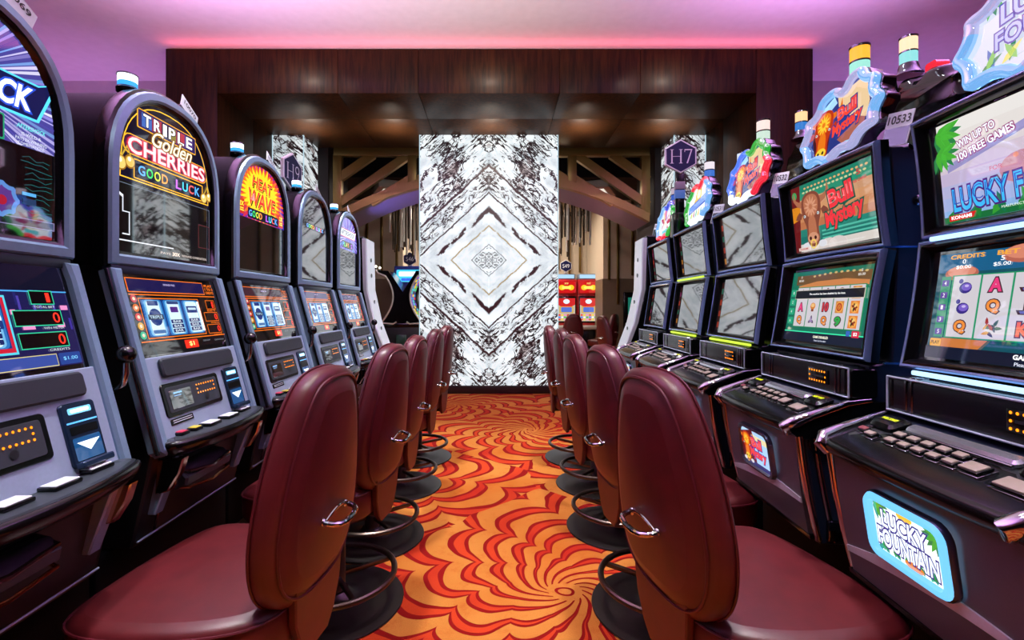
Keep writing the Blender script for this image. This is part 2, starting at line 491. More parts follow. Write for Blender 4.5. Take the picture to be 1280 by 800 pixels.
marble_slab(-1.157, .895, 7.16, 7.42, .12, 3.858, MARBLE, EDGE, 'marble_panel', 'tall backlit white marble panel with mirrored diamond veining at the end of the aisle', 'panel')
marble_slab(-3.355, -2.905, 7.17, 7.76, .12, 3.858, MARBLE2, EDGE, 'marble_column', 'lit veined marble column behind the navy H9 sign', 'column', 1)
marble_slab(2.645, 3.098, 7.17, 7.76, .12, 3.858, MARBLE2, EDGE, 'marble_column', 'lit veined marble column behind the navy H7 sign', 'column', 1)

# ------------------------------------------------------------------ swivel chairs
IRON = mat('#4a4542', .36, .8, .15, 200, name='dark_bronze_metal')
IRONR = mat('#5c4f47', .3, .85, .1, 200, name='ring_metal')
def pillow(mb, outline, layers, mats, fn, domes=(0, 0)):
    """layers of (depth, inset) turned into rings through fn(depth, a, b); domed caps"""
    rings = []
    for d, i in layers:
        q = inset(outline, i) if abs(i) > 1e-6 else outline
        rings.append([fn(d, a, b) for a, b in q])
    mb.loft(rings, mats, True, False, False)
    for end, dome in ((0, domes[0]), (-1, domes[1])):
        d, i = layers[end]
        q = inset(outline, i) if i else outline
        cx = sum(p[0] for p in q) / len(q); cy = sum(p[1] for p in q) / len(q)
        rr = [[fn(d + dome * (1 - k*k), cx + (a-cx)*k, cy + (b-cy)*k) for a, b in q] for k in (1, .8, .55, .3, .08)]
        mb.loft(rr, mats if not isinstance(mats, list) else mats[end], True, False, True)
HALF = [(0, .535), (.08, .537), (.145, .558), (.19, .598), (.218, .66), (.228, .74), (.222, .82), (.205, .91), (.178, 1.00), (.150, 1.065), (.118, 1.112), (.07, 1.134), (0, 1.14)]
BACK = chaikin([(y, z) for y, z in HALF[:-1]] + [(-y, z) for y, z in HALF[:0:-1]], 2)
def lean(z): return .045 * (z - .52) / .62 + .05 * max(0, z - .95) ** 2
def backfn(d, y, z): return (-.205 + d - lean(z) * 1.3 + .35 * y * y, y, z)
SEAT = chaikin([(-.21, .18), (-.10, .25), (.08, .285), (.23, .283), (.30, .22), (.315, 0), (.30, -.22), (.23, -.283), (.08, -.285), (-.10, -.25), (-.21, -.18), (-.225, 0)], 2)
def b_seat(mb):
    L = [(.440, .035), (.447, .012), (.465, .002), (.532, 0), (.551, .004), (.563, .014), (.570, .035)]
    pillow(mb, SEAT, L, LEATHER, lambda d, a, b: (a, b, d), (0, .016))
def b_seam(mb):
    q = inset(SEAT, -.001); mb.tube([(a, b, .549) for a, b in q], .0035, PIPING, 6, True)
def b_pan(mb):
    mb.prism(inset(SEAT, .07), .425, .441, RUBBER(), 'z'); mb.lathe([(.001, .37), (.055, .37), (.07, .435), (.001, .436)], IRON, 20)
def b_back(mb):
    L = [(.048, .05), (.044, .022), (.032, .006), (.012, 0), (-.012, .001), (-.026, .010), (-.032, .022), (-.0335, .034), (-.042, .045), (-.048, .07)]
    pillow(mb, BACK, L, LEATHER, backfn, (.02, -.010))
def b_pipe(mb):
    mb.tube([backfn(-.034, a, b) for a, b in inset(BACK, .024)], .0045, PIPING, 6, True)
    mb.tube([backfn(.022, a, b) for a, b in inset(BACK, .000)], .003, PIPING, 6, True)
def b_handle(mb):
    z0 = .742
    P = [(-.064, 0, .0), (-.064, -.018, -.002), (-.060, -.032, -.005), (-.048, -.042, -.008), (-.02, -.046, -.012), (.02, -.046, -.012), (.048, -.042, -.008), (.060, -.032, -.005), (.064, -.018, -.002), (.064, 0, .0)]
    mb.tube([tuple(Vector(backfn(-.052, y, z0)) + Vector((x, 0, dz))) for y, x, dz in P], .0075, CHROME(), 10)
    mb.tube([backfn(-.064, y, z0 + .004 + .014 * math.sin(PI*(y + .062)/.124)) for y in [-.062 + .124*k/10 for k in range(11)]], .004, CHROME(), 8)
    for s in (-1, 1): mb.ball(backfn(-.055, s * .062, z0), .011, CHROME(), 10)
def b_flap(mb):
    P = [(.125, .60), (.115, .50), (.085, .43), (.05, .395), (-.05, .395), (-.085, .43), (-.115, .50), (-.125, .60)]
    rings = [[(-.262 + d - .05 * max(0, z - .45), y, z) for y, z in inset(P, i)] for d, i in ((.050, .004), (.046, 0), (.030, 0), (.026, .004))]
    mb.loft(rings, LEATHER)
def b_bracket(mb):
    mb.prism([(-.235, .425), (-.22, .41), (.05, .425), (.05, .445), (-.205, .445), (-.215, .56), (-.235, .56)], -.05, .05, IRON, 'y', None, .003)
def b_pole(mb): mb.lathe([(.001, .03), (.047, .03), (.047, .05), (.040, .06), (.040, .30), (.034, .31), (.034, .40), (.001, .401)], IRON, 24)
def b_base(mb): mb.lathe([(.001, .002), (.290, .002), (.2925, .006), (.290, .010), (.22, .016), (.12, .026), (.07, .040), (.052, .06), (.001, .061)], IRON, 56)
def b_ring(mb): mb.tube([(.252*math.cos(2*PI*k/48), .252*math.sin(2*PI*k/48), .128) for k in range(48)], .0135, IRONR, 10, True)
def b_spoke(a): 
    def f(mb):
        c, s = math.cos(a), math.sin(a); T = Matrix.Rotation(a, 4, 'Z')
        mb.box(.036, .246, -.009, .009, .108, .128, IRONR, .003, T)
    return f
def make_chair(x, y, rz, label, group=None, z=0):
    t = thing('swivel_chair', label, 'chair', (x, y, z), rz, group)
    part('base_plate', 'ch_base', b_base, t); part('pole', 'ch_pole', b_pole, t)
    fr = part('foot_ring', 'ch_ring', b_ring, t)
    for k in range(4): part('ring_spoke', 'ch_spoke%d' % k, b_spoke(PI/4 + k*PI/2), fr)
    s = part('seat', 'ch_seat', b_seat, t); part('seat_piping', 'ch_seam', b_seam, s); part('seat_pan', 'ch_pan', b_pan, t)
    b = part('backrest', 'ch_back', b_back, t); part('back_piping', 'ch_pipe', b_pipe, b)
    part('grab_handle', 'ch_handle', b_handle, b)
    part('back_flap', 'ch_flap', b_flap, t); part('back_bracket', 'ch_brk', b_bracket, t)
    return t
G = 'maroon chairs lining the aisle'
CL = [(-.72, 1.34, -8, 'maroon swivel chair nearest the marbleless end, drawn up before the gold cherries machine'),
      (-.71, 2.11, -9, ''), (-.71, 2.71, -5, ''), (-.70, 3.47, -4, ''), (-.69, 4.13, -6, '')]
LABL = ['largest maroon swivel chair along the arched lever machines',
        'second maroon swivel chair along the lever machines, before the orange sunburst machine',
        'third maroon swivel chair along the row of lever machines',
        'fourth maroon swivel chair along the row of lever machines',
        'maroon swivel chair along the lever machines, closest to the marble panel']
LABR = ['largest maroon swivel chair along the plaque-topped machines, before the glowing cyan sign',
        'second maroon swivel chair along the plaque-topped machines',
        'third maroon swivel chair along the row of plaque-topped machines',
        'fourth maroon swivel chair along the row of plaque-topped machines',
        'maroon swivel chair along the plaque-topped machines, closest to the marble panel']
for (x, y, a, _), l in zip(CL, LABL): make_chair(x, y, PI + math.radians(a), l, G)
CR = [(.655, 1.31, 13), (.70, 2.06, 9), (.70, 2.82, 6), (.72, 3.51, 4), (.70, 4.12, -2)]
for (x, y, a), l in zip(CR, LABR): make_chair(x, y, math.radians(a), l, G)
# ------------------------------------------------------------------ the row of arched lever machines (face +X)
HW = .285
XF = -1.17
def arch(hw, z0, zs, zt, n=22, e=2.35):
    """outline (y, z): flat foot, straight sides, superelliptic crown"""
    o = [(hw, z0), (hw, (z0 + zs) / 2)]
    for k in range(n + 1):
        a = PI * k / n; c, s = math.cos(a), math.sin(a)
        o.append((math.copysign(abs(c) ** (2/e), c) * hw, zs + (abs(s) ** (2/e)) * (zt - zs)))
    o += [(-hw, (z0 + zs) / 2), (-hw, z0)]
    return o
A_OUT = arch(HW, 1.424, 1.71, 2.035)
def a_stand(mb):
    mb.box(-.5, .015, -.33, .33, .001, .57, MATTE(), .004)
    mb.box(.013, .019, -.31, .31, .30, .345, mat('#3b3d42', .25, .8, name='kick_strip'))
def a_upper(mb):
    p = arch(HW - .006, 1.40, 1.71, 2.027)
    mb.prism(p, -.46, -.03, MATTE(), 'x', None, .01)
def a_lower(mb):
    P = [(-.46, .575), (.075, .575), (.085, .60), (.13, .80), (.145, .885), (.085, 1.10), (-.02, 1.43), (-.46, 1.43)]
    mb.prism(P, -HW + .006, HW - .006, BLACK(), 'y', None, .006)
    for z in (1.33, 1.0): mb.box(-.10, -.06, HW - .008, HW + .004, z - .02, z + .02, DCHROME(), .003)
    mb.box(.0, .012, -HW - .004, -HW + .01, .86, .90, DCHROME(), .003)
def a_frame(mb):
    o = A_OUT; pr = lambda i, d: [(d, y, z) for y, z in inset(o, i)]
    mb.loft([pr(0, -.035), pr(-.004, -.03), pr(-.004, .004), pr(.004, .010)], GLOSSBLK(), True, False, False)
    mb.loft([pr(.004, .010), pr(.009, .019), pr(.030, .023), pr(.037, .016)], SLATE(), True, False, False)
    mb.loft([pr(.037, .016), pr(.043, .013), pr(.050, -.004)], GLOSSBLK(), True, False, False)
def a_divider(mb): mb.box(-.03, .014, -HW + .012, HW - .012, 1.40, 1.428, mat('#3b4450', .35, .6, name='divider_grey'), .006)
# the sloping lower front: a local plane with u = y, v up the slope, n outwards
LO = Vector((.150, 0, .885)); HI = Vector((.006, 0, 1.412)); LV = (HI - LO); LEN = LV.length; LV.normalize()
LN = Vector((0, 1, 0)).cross(LV).normalized()
def slope_M():
    M = Matrix.Identity(4)
    for i in range(3):
        M[i][0] = (0, 1, 0)[i]; M[i][1] = LV[i]; M[i][2] = LN[i]; M[i][3] = LO[i]
    return M
SM = slope_M()
def a_rails(mb):
    L = LEN
    for s in (-1, 1):
        P = [(s*(HW - .034), -.03), (s*(HW - .034), .50), (s*(HW - .040), L), (s*HW, L), (s*HW, -.02), (s*(HW - .02), -.04)]
        if s < 0: P = P[::-1]
        mb.prism(P, -.03, .022, SLATE(), 'z', SM, .007)
    mb.prism([(-HW + .034, -.035), (HW - .034, -.035), (HW - .034, .262), (-HW + .034, .262)], -.03, .012, SILVER(), 'z', SM, .003)
    mb.prism([(-HW + .02, .262), (HW - .02, .262), (HW - .02, L), (-HW + .02, L)], -.03, .0, GLOSSBLK(), 'z', SM)
def a_edge(s):
    def f(mb):
        mb.tube([SM @ Vector((s*(HW + .002), -.03, .004)), SM @ Vector((s*(HW + .002), LEN, .004))], .006, GLOSSBLK(), 8)
    return f
def a_speaker(mb):
    mb.prism(rrect(.40, .062, .014, 4, .0, .222), .010, .026, mat('#2b3037', .5, .3, .4, 900, name='speaker_cloth'), 'z', SM, .005)
def a_reader(mb):
    mb.prism(rrect(.30, .108, .012, 3, -.07, .118), .008, .016, GLOSSBLK(), 'z', SM, .002)
    mb.prism(rrect(.27, .082, .008, 3, -.07, .118), .014, .0175, mat('#33383f', .5, .2, name='reader_face'), 'z', SM, .001)
    mb.prism(rrect(.105, .06, .004, 2, -.14, .116), .016, .019, GLASSDK(), 'z', SM, .001)
    a = Art(mb, SM @ Vector((0, 0, .0195)), (0, 1, 0), LV)
    a.rect(-.175, -.135, .134, .139, glow('#8fc7ff', 1.2), 1); a.rect(-.175, -.14, .126, .129, glow('#8fc7ff', .8), 1)
    for k in range(8):
        a.disc(-.055 + k*.0135, .145, .0032, glow('#ff8a10', 2.2), 1, 8); a.disc(-.055 + k*.0135, .117, .0032, glow('#ff8a10', 2.2), 1, 8)
    a.disc(-.055, .131, .0032, glow('#ff8a10', 2.2), 1, 8); a.disc(.04, .131, .0032, glow('#ff8a10', 2.2), 1, 8)
    a.disc(-.01, .098, .010, mat('#17181b', .4), 1, 12)
def a_plate(mb):
    for u, w in ((-.155, .11),):
        mb.prism(rrect(w, .020, .003, 2, u, .048), .010, .014, GLOSSBLK(), 'z', SM, .001)
        a = Art(mb, SM @ Vector((0, 0, .0145)), (0, 1, 0), LV)
        for q in (.051, .0445): a.rect(u - w*.42, u + w*.42, q, q + .0025, mat('#b8bcc4', .5), 1)
def a_bill(mb):
    mb.prism(rrect(.098, .158, .010, 3, .165, .100), .008, .020, mat('#18283f', .2, .3, name='bill_slot_blue'), 'z', SM, .003)
    a = Art(mb, SM @ Vector((0, 0, .0205)), (0, 1, 0), LV)
    a.rr(.165, .158, .066, .016, .004, glow('#7fd0ff', 1.4), 1); a.rr(.165, .158, .052, .008, .003, glow('#f2fbff', 2.0), 2)
    a.rect(.122, .208, .128, .132, glow('#5fb8ff', 1.5), 1)
    a.rr(.165, .110, .078, .020, .003, GLOSSBLK(), 1)
    a.rr(.165, .064, .078, .056, .004, glow('#1a5f9f', .8), 1)
    a.poly([(.135, .080), (.200, .080), (.168, .056)], glow('#eaf8ff', 2.0), 2)
    a.rect(.124, .206, .028, .034, glow('#5fb8ff', 1.2), 1)
    mb.prism(rrect(.092, .016, .004, 2, .165, .026), .018, .040, mat('#22364f', .2, .4), 'z', SM, .003)
DECK = [(-.262, .10), (-.275, .15), (-.272, .192), (-.25, .214), (-.15, .245), (0, .262), (.15, .25), (.25, .222), (.274, .20), (.277, .15), (.264, .10)]
def a_deck(mb):
    P = chaikin([(d, u) for u, d in DECK], 2)
    rr = lambda i, z: [(a, b, z) for a, b in inset(P, i)]
    mb.loft([rr(.04, .832), rr(.012, .850), rr(.002, .868), rr(0, .880), rr(.004, .888), rr(.012, .891)], GLOSSBLK(), True, True, False)
    mb.loft([rr(.012, .891), rr(.022, .8925)], mat('#2c3036', .3, .3, name='deck_edge'), True, False, False)
    mb.loft([rr(.022, .8925), rr(.05, .8928)], mat('#41474f', .42, .45, .15, 700, name='deck_top'), True, False, True)
def a_btn(w, d, h):
    def f(mb):
        mb.box(-d/2, d/2, -w/2, w/2, 0, .010, GLOSSBLK(), .003); mb.box(-d/2 + .004, d/2 - .004, -w/2 + .004, w/2 - .004, .009, .013, h, .002)
    return f
def a_trim(s):
    def f(mb):
        y = s * .235
        P = [(.13, .835), (.215, .838), (.20, .79), (.165, .735), (.125, .725)]
        mb.prism(P, y - .014, y + .014, mat('#b9a79a', .12, 1.0, name='warm_chrome'), 'y', None, .004)
        mb.prism([(.10, .84), (.19, .845), (.12, .66), (.09, .66)], y - s*.014 - .02, y - s*.014 + .02, SLATE(), 'y', None, .004)
    return f
def a_tray(mb):
    prof = [(.10, .80), (.17, .785), (.195, .76), (.19, .735), (.14, .715), (.10, .715)]
    mb.prism(prof, -.20, .05, mat('#3b3940', .25, .5, name='tray_grey'), 'y', None, .006)
    mb.tube([(.12, -.21, .79), (.19, -.18, .775), (.205, -.08, .765), (.19, .04, .77), (.12, .06, .78)], .006, CHROME(), 8)
    mb.tube([(.12, -.21, .735), (.188, -.18, .725), (.20, -.08, .715), (.188, .04, .72), (.12, .06, .73)], .005, mat('#d38a5a', .15, 1.0, name='copper'), 8)
def a_door(mb):
    mb.prism([(.088, .600), (.136, .800), (.140, .830), (.06, .830), (.06, .600)], -.20, .262, mat('#1b1315', .35, .1, name='lower_door'), 'y', None, .003)
    mb.tube([(.093, -.205, .60), (.146, -.205, .83)], .003, DCHROME(), 6)
    mb.tube([(.089, -.27, .592), (.089, .27, .592)], .003, SILVER(), 6)
def a_arm(mb):
    mb.tube([(-.02, HW, 1.068), (-.02, HW + .035, 1.068)], .012, DCHROME(), 10)
    mb.tube([(-.02, HW + .035, 1.068), (.05, HW + .036, 1.064), (.095, HW + .036, 1.066), (.116, HW + .036, 1.082), (.123, HW + .036, 1.11), (.124, HW + .036, 1.145)], [.009, .009, .0085, .0085, .0085, .008], CHROME(), 10)
def a_knob(mb): mb.ball((.124, HW + .036, 1.165), .0255, GLOSSBLK(), 18)
def a_candle(mb):
    C = Matrix.Translation((-.075, -.095, 2.018))
    mb.lathe([(.001, 0), (.032, 0), (.033, .012), (.029, .016), (.029, .018), (.001, .018)], DCHROME(), 20, C)
    mb.lathe([(.001, .018), (.028, .018), (.028, .034), (.001, .034)], glow('#2f9be0', 1.6, False), 20, C)
    mb.lathe([(.001, .034), (.028, .034), (.028, .056), (.001, .056)], glow('#eefaff', 3.0, False), 20, C)
    mb.lathe([(.001, .056), (.031, .056), (.030, .061), (.001, .063)], DCHROME(), 20, C)
def a_numplate(txt):
    def f(mb):
        T = Matrix.Translation((-.03, .15, 2.02)) @ Matrix.Rotation(math.radians(-30), 4, 'X') @ Matrix.Rotation(math.radians(-12), 4, 'Y')
        mb.box(-.0015, .0015, -.055, .055, 0, .085, mat('#cfd2d6', .4, name='number_plate_white'), 0, T)
        a = Art(mb, T @ Vector((.002, 0, .062)), T.to_3x3() @ Vector((0, 1, 0)), T.to_3x3() @ Vector((0, 0, 1)))
        a.text(txt, 0, 0, .08, .022, mat('#101010', .5), 1, .02)
        mb.box(-.02, .012, -.07, .075, -.012, .004, GLOSSBLK(), .002, T)
    return f
INN = inset(A_OUT, .046)      # glass opening
def topart(mb):
    a = Art(mb, (.001, 0, 0), (0, 1, 0), (0, 0, 1)); a.poly(INN, GLASSDK(), 0); return a
def clip_arch(z0, z1=9, i=.004):
    """part of the glass opening above z0"""
    q = inset(A_OUT, .046 + i); o = []
    n = len(q)
    def cut(pts, keep, zz):
        r = []
        for k in range(len(pts)):
            p, s = pts[k], pts[(k+1) % len(pts)]
            if keep(p): r.append(p)
            if keep(p) != keep(s):
                t = (zz - p[1]) / (s[1] - p[1]); r.append((p[0] + t*(s[0]-p[0]), zz))
        return r
    q = cut(q, lambda p: p[1] >= z0, z0)
    if z1 < 5: q = cut(q, lambda p: p[1] <= z1, z1)
    return q
def clip_poly(sub, clip):
    """Sutherland-Hodgman: sub inside the convex polygon clip"""
    if area2(clip) < 0: clip = clip[::-1]
    out = sub
    for i in range(len(clip)):
        a, b = clip[i], clip[(i+1) % len(clip)]
        inp, out = out, []
        if not inp: return []
        f = lambda p: (b[0]-a[0])*(p[1]-a[1]) - (b[1]-a[1])*(p[0]-a[0])
        for k in range(len(inp)):
            p, s = inp[k], inp[(k+1) % len(inp)]
            fp, fs = f(p), f(s)
            if fp >= 0: out.append(p)
            if (fp >= 0) != (fs >= 0):
                t = fp / (fp - fs); out.append((p[0] + t*(s[0]-p[0]), p[1] + t*(s[1]-p[1])))
    return out
RAIN = ['#59a8ff', '#37e06a', '#d6e23c', '#ff9a3c', '#ff5fa8', '#c060ff', '#55d8ff', '#ff5f5f']
def goodluck(a, cu, cv, w, h, k, sc=1.0, body='GOOD LUCK'):
    a.rr(cu, cv, w, h, h*.12, glow('#0b1430', .8), k)
    for i, ch in enumerate(body):
        if ch == ' ': continue
        u = cu - w*.5 + w*(i + .75)/(len(body) + .5)
        a.text(ch, u, cv, w/(len(body) + .5)*.82, h*.62, glow(RAIN[i % 8], 1.6*sc), k + 1, .015)
def meter(a, cu, cv, w, h, edge, digit, k, cap=None):
    a.frame(cu - w/2, cu + w/2, cv - h/2, cv + h/2, .0022, edge, k); a.rect(cu - w/2 + .0022, cu + w/2 - .0022, cv - h/2 + .0022, cv + h/2 - .0022, glow('#100406', .5), k)
    a.text(digit, cu + w/2 - h*.42, cv, h*(.28 if digit == '1' else .45), h*.66, glow('#ff3020', 1.8), k + 1, .0)
    if cap: a.text(cap, cu + w/2 - .030, cv - h/2 - .006, .055, .006, glow('#dfe6f0', 1.0) if edge is not ORG else ORG, k + 1)
ORG = glow('#ff7a18', 1.1)
def reels(a, u0, u1, v0, v1, cols, k, bright=1.0):
    """three lit reels with lighter middles"""
    n = cols; w = (u1 - u0) / n
    a.rect(u0, u1, v0, v1, glow('#123f8a', .9*bright), k)
    for i in range(n):
        for q, (hx, s) in enumerate((('#2f7fd0', .9), ('#7cc2f0', 1.0), ('#d8f1ff', 1.15))):
            ins = w * (.04 + .08*q)
            a.rr(u0 + w*(i+.5), (v0+v1)/2, w - 2*ins, (v1-v0)*(1 - .04*q), .01, glow(hx, s*bright), k + 1 + q)
    for i in range(n):
        cu = u0 + w*(i+.5); H = v1 - v0
        if i == 0:
            a.disc(cu, v0 + H*.52, w*.30, glow('#1b3f8f', .8), k + 5); a.rect(cu - w*.36, cu + w*.36, v0 + H*.45, v0 + H*.59, glow('#0e2350', .8), k + 6)
            a.text('TRIPLE', cu, v0 + H*.52, w*.6, H*.08, glow('#bfe6ff', 1.0), k + 7)
            a.rr(cu, v0 + H*.12, w*.6, H*.10, .004, glow('#5a88c8', .8), k + 5); a.rr(cu, v0 + H*.90, w*.5, H*.13, .003, glow('#23408f', .8), k + 5)
        else:
            for j in range(3):
                cv = v0 + H*(.38 - .13*j) if i == 1 else v0 + H*(.40 - .13*j)
                a.rr(cu, cv, w*.62, H*.11, .003, glow('#1d2f78', .8), k + 5); a.text('BAR', cu, cv, w*.42, H*.07, glow('#e6f6ff', 1.1), k + 6)
            if i == 1: a.rr(cu, v0 + H*.72, w*.40, H*.16, .003, glow('#5a2f90', .9), k + 5); a.rr(cu, v0 + H*.92, w*.6, H*.09, .003, glow('#34508f', .8), k + 5)
            else: a.rr(cu, v0 + H*.72, w*.62, H*.20, .003, glow('#29438f', .8), k + 5); a.rr(cu, v0 + H*.74, w*.46, H*.07, .003, glow('#cfeaff', 1.0), k + 6)

# marquees ---------------------------------------------------------------
def top_lightning(mb):
    a = topart(mb); reg = clip_arch(1.695)
    a.poly(reg, glow('#5a54b8', .75), 1)
    c = (-.02, 1.80)
    rr = random.Random(3)
    for k in range(110):
        t = 2*PI*k/110 + rr.uniform(-.02, .02); w = rr.uniform(.006, .022)
        tri = [(c[0] + .03*math.cos(t), c[1] + .03*math.sin(t)), (c[0] + .6*math.cos(t - w), c[1] + .6*math.sin(t - w)), (c[0] + .6*math.cos(t + w), c[1] + .6*math.sin(t + w))]
        q = clip_poly(tri, reg)
        if len(q) > 2: a.poly(q, glow(rr.choice(['#8f86dc', '#b8b0f0', '#e4e0ff', '#4a42a0', '#7ea8f0', '#d8d0ff']), rr.uniform(.8, 1.15)), 2 + k % 3)
    a.poly([(-.235, 1.86), (.19, 1.86), (.245, 1.885), (.19, 1.765), (-.235, 1.765)], glow('#58d8ff', 1.3), 6)
    a.poly([(-.23, 1.855), (.188, 1.855), (.232, 1.877), (.184, 1.771), (-.23, 1.771)], glow('#151c58', .9), 7)
    a.text('AFTERSHOCK', -.015, 1.813, .375, .060, glow('#f4fbff', 1.6), 9, .03, .25, 0, 1.0, glow('#2a52d8', 1.2), .06)
    a.rr(-.03, 1.725, .27, .062, .004, glow('#38e0a0', .5), 6); a.rr(-.03, 1.725, .262, .054, .004, glow('#2a1038', .9), 7)
    for u0 in (-.12, -.04, .045):
        for i in range(6):
            for j in range(5):
                if (i == j or i + j == 4 or i == 0): a.disc(u0 + i*.010, 1.708 + j*.009, .0033, glow(('#ff4a3a', '#8f6aff')[(i + j) % 2], 1.6), 8, 6)
    a.text('AFTERSHOCK', .17, 1.742, .075, .011, glow('#6ff0f0', 1.1), 8, .01, .25); a.text('IS WILD &', .17, 1.724, .05, .008, glow('#e8f0ff', 1.1), 8)
    a.text('PAYS 3X WINNING', .17, 1.711, .08, .008, glow('#e8f0ff', 1.1), 8); a.text('COMBINATIONS', .17, 1.700, .068, .008, glow('#e8f0ff', 1.1), 8)
    # dark lower glass: thin green veins and a coloured gear over the black window
    a.rr(-.03, 1.585, .33, .20, .016, glow('#11141b', .6), 1)
    for k in range(14):
        u = .145 + rr.uniform(0, .02); v = 1.50 + k*.013; P = []
        for j in range(5): P.append((u + j*.018, v + rr.uniform(-.006, .006)))
        for p, q in zip(P[:-1], P[1:]): a.poly([p, q, (q[0], q[1] + .0014), (p[0], p[1] + .0014)], glow('#1f7a78', .7), 1)
    star = [( .1 + (.036 if k % 2 else .046)*math.cos(2*PI*k/16), 1.555 + (.036 if k % 2 else .046)*math.sin(2*PI*k/16)) for k in range(16)]
    a.poly(chaikin(star), glow('#6a3f9a', .8), 2); a.ring(chaikin(star), .010, glow('#5f8fd8', 1.0), 3); a.poly(circ(.012, 12, .1, 1.552), glow('#b01f38', 1.0), 4)
    a.rect(.150, .185, 1.575, 1.583, glow('#5fb8ff', 1.0), 2); a.rr(.168, 1.56, .034, .016, .003, glow('#2b4a78', .7), 2)
    a.frame(-.235, .235, 1.497, 1.518, .002, glow('#8f86b8', .9), 2); a.rect(-.23, .10, 1.5, 1.515, glow('#2a1c48', .7), 2); a.rect(.108, .23, 1.5, 1.515, glow('#2a1c48', .7), 2)
def cherries(a, cu, cv, s, k):
    a.disc(cu - .016*s, cv - .006*s, .021*s, glow('#a8701a', 1.0), k); a.disc(cu - .016*s, cv - .006*s, .017*s, glow('#f0d070', 1.2), k + 1); a.disc(cu - .020*s, cv, .007*s, glow('#fff6d0', 1.5), k + 2)
    a.disc(cu + .016*s, cv + .004*s, .019*s, glow('#a8701a', 1.0), k + 1); a.disc(cu + .016*s, cv + .004*s, .015*s, glow('#e8c460', 1.2), k + 2); a.disc(cu + .013*s, cv + .010*s, .006*s, glow('#fff6d0', 1.5), k + 3)
    a.poly([(cu - .018*s, cv + .012*s), (cu + .004*s, cv + .046*s), (cu + .008*s, cv + .044*s), (cu - .012*s, cv + .012*s)], glow('#d8b040', 1.0), k + 3)
    a.poly([(cu + .014*s, cv + .02*s), (cu + .002*s, cv + .046*s), (cu + .007*s, cv + .046*s), (cu + .019*s, cv + .02*s)], glow('#d8b040', 1.0), k + 3)
def top_cherries(mb):
    a = topart(mb); reg = clip_arch(1.695)
    a.poly(reg, glow('#14102c', .8), 1)
    r2 = clip_arch(1.705, 9, .012); a.ring(r2, .0035, glow('#ffc030', 1.5), 2)
    rr = random.Random(5)
    for k in range(22):
        z = 1.71 + .012*k
        q = clip_poly([(-.3, z), (.3, z), (.3, z + .004), (-.3, z + .004)], inset(r2, .006))
        if len(q) > 2: a.poly(q, glow('#3a1c40' if z < 1.80 else '#232a60', .8), 2)
    a.rr(-.005, 1.915, .30, .064, .004, glow('#ffb828', 1.3), 3); a.rr(-.005, 1.915, .294, .058, .004, glow('#3a2a68', .9), 4)
    L = 'TRIPLE'; wd = [1, 1, .55, 1, 1, 1]; x = -.137; tot = sum(wd)
    for ch, w, c in zip(L, wd, ['#4a7ad8', '#c8405a', '#8fa0d0', '#a89a4a', '#d8485a', '#8a5ac0']):
        ww = .264*w/tot; a.rect(x + .001, x + ww - .001, 1.892, 1.938, glow(c, .85), 5); a.text(ch, x + ww/2, 1.915, ww*.72, .040, glow('#ffffff', 1.5), 7, .02, 0, 0, 1, glow('#1a1440', .8), .05); x += ww
    a.rr(-.0, 1.818, .43, .066, .030, glow('#ffb828', 1.3), 3); a.rr(-.0, 1.818, .424, .060, .028, glow('#4a1c40', .9), 4)
    a.text('CHERRIES', 0, 1.817, .395, .052, glow('#ffd8dc', 1.4), 8, .02, 0, 0, 1.02, glow('#d8304a', 1.2), .055)
    a.text('Golden', .01, 1.868, .21, .052, glow('#fff2c8', 1.6), 12, .005, .35, 0, .95, glow('#8a5a10', 1.0), .06)
    goodluck(a, .01, 1.745, .345, .052, 3); a.ring(rrect(.36, .064, .004, 2, .01, 1.745), .004, glow('#ffb828', 1.2), 3)
    cherries(a, -.205, 1.755, 1.15, 4); cherries(a, .212, 1.735, 1.0, 4)
    a.frame(-.235, .235, 1.470, 1.688, .0018, glow('#9fb0c8', .55), 1)
    W = glow('#f0f4ff', 1.1)
    for p in [[(-.235, 1.66), (-.215, 1.65), (-.213, 1.64), (-.233, 1.65)], [(-.215, 1.65), (-.212, 1.65), (-.212, 1.60), (-.215, 1.60)], [(-.215, 1.60), (-.185, 1.60), (-.185, 1.597), (-.215, 1.597)],
              [(-.188, 1.60), (-.185, 1.60), (-.185, 1.53), (-.188, 1.53)], [(-.215, 1.53), (-.185, 1.53), (-.185, 1.526), (-.215, 1.526)], [(-.235, 1.51), (.02, 1.51), (.02, 1.506), (-.235, 1.506)]]: a.poly(p, W, 2)
    a.frame(.165, .235, 1.53, 1.62, .002, glow('#8a4048', .7), 1)
    a.text('PAYS', -.02, 1.487, .05, .008, glow('#e8d8d0', 1.0), 2); a.text('30X', .035, 1.488, .04, .013, glow('#ffe8d8', 1.2), 2, .02); a.text('WINNING COMBINATION', .14, 1.487, .15, .008, glow('#e8d8d0', 1.0), 2)
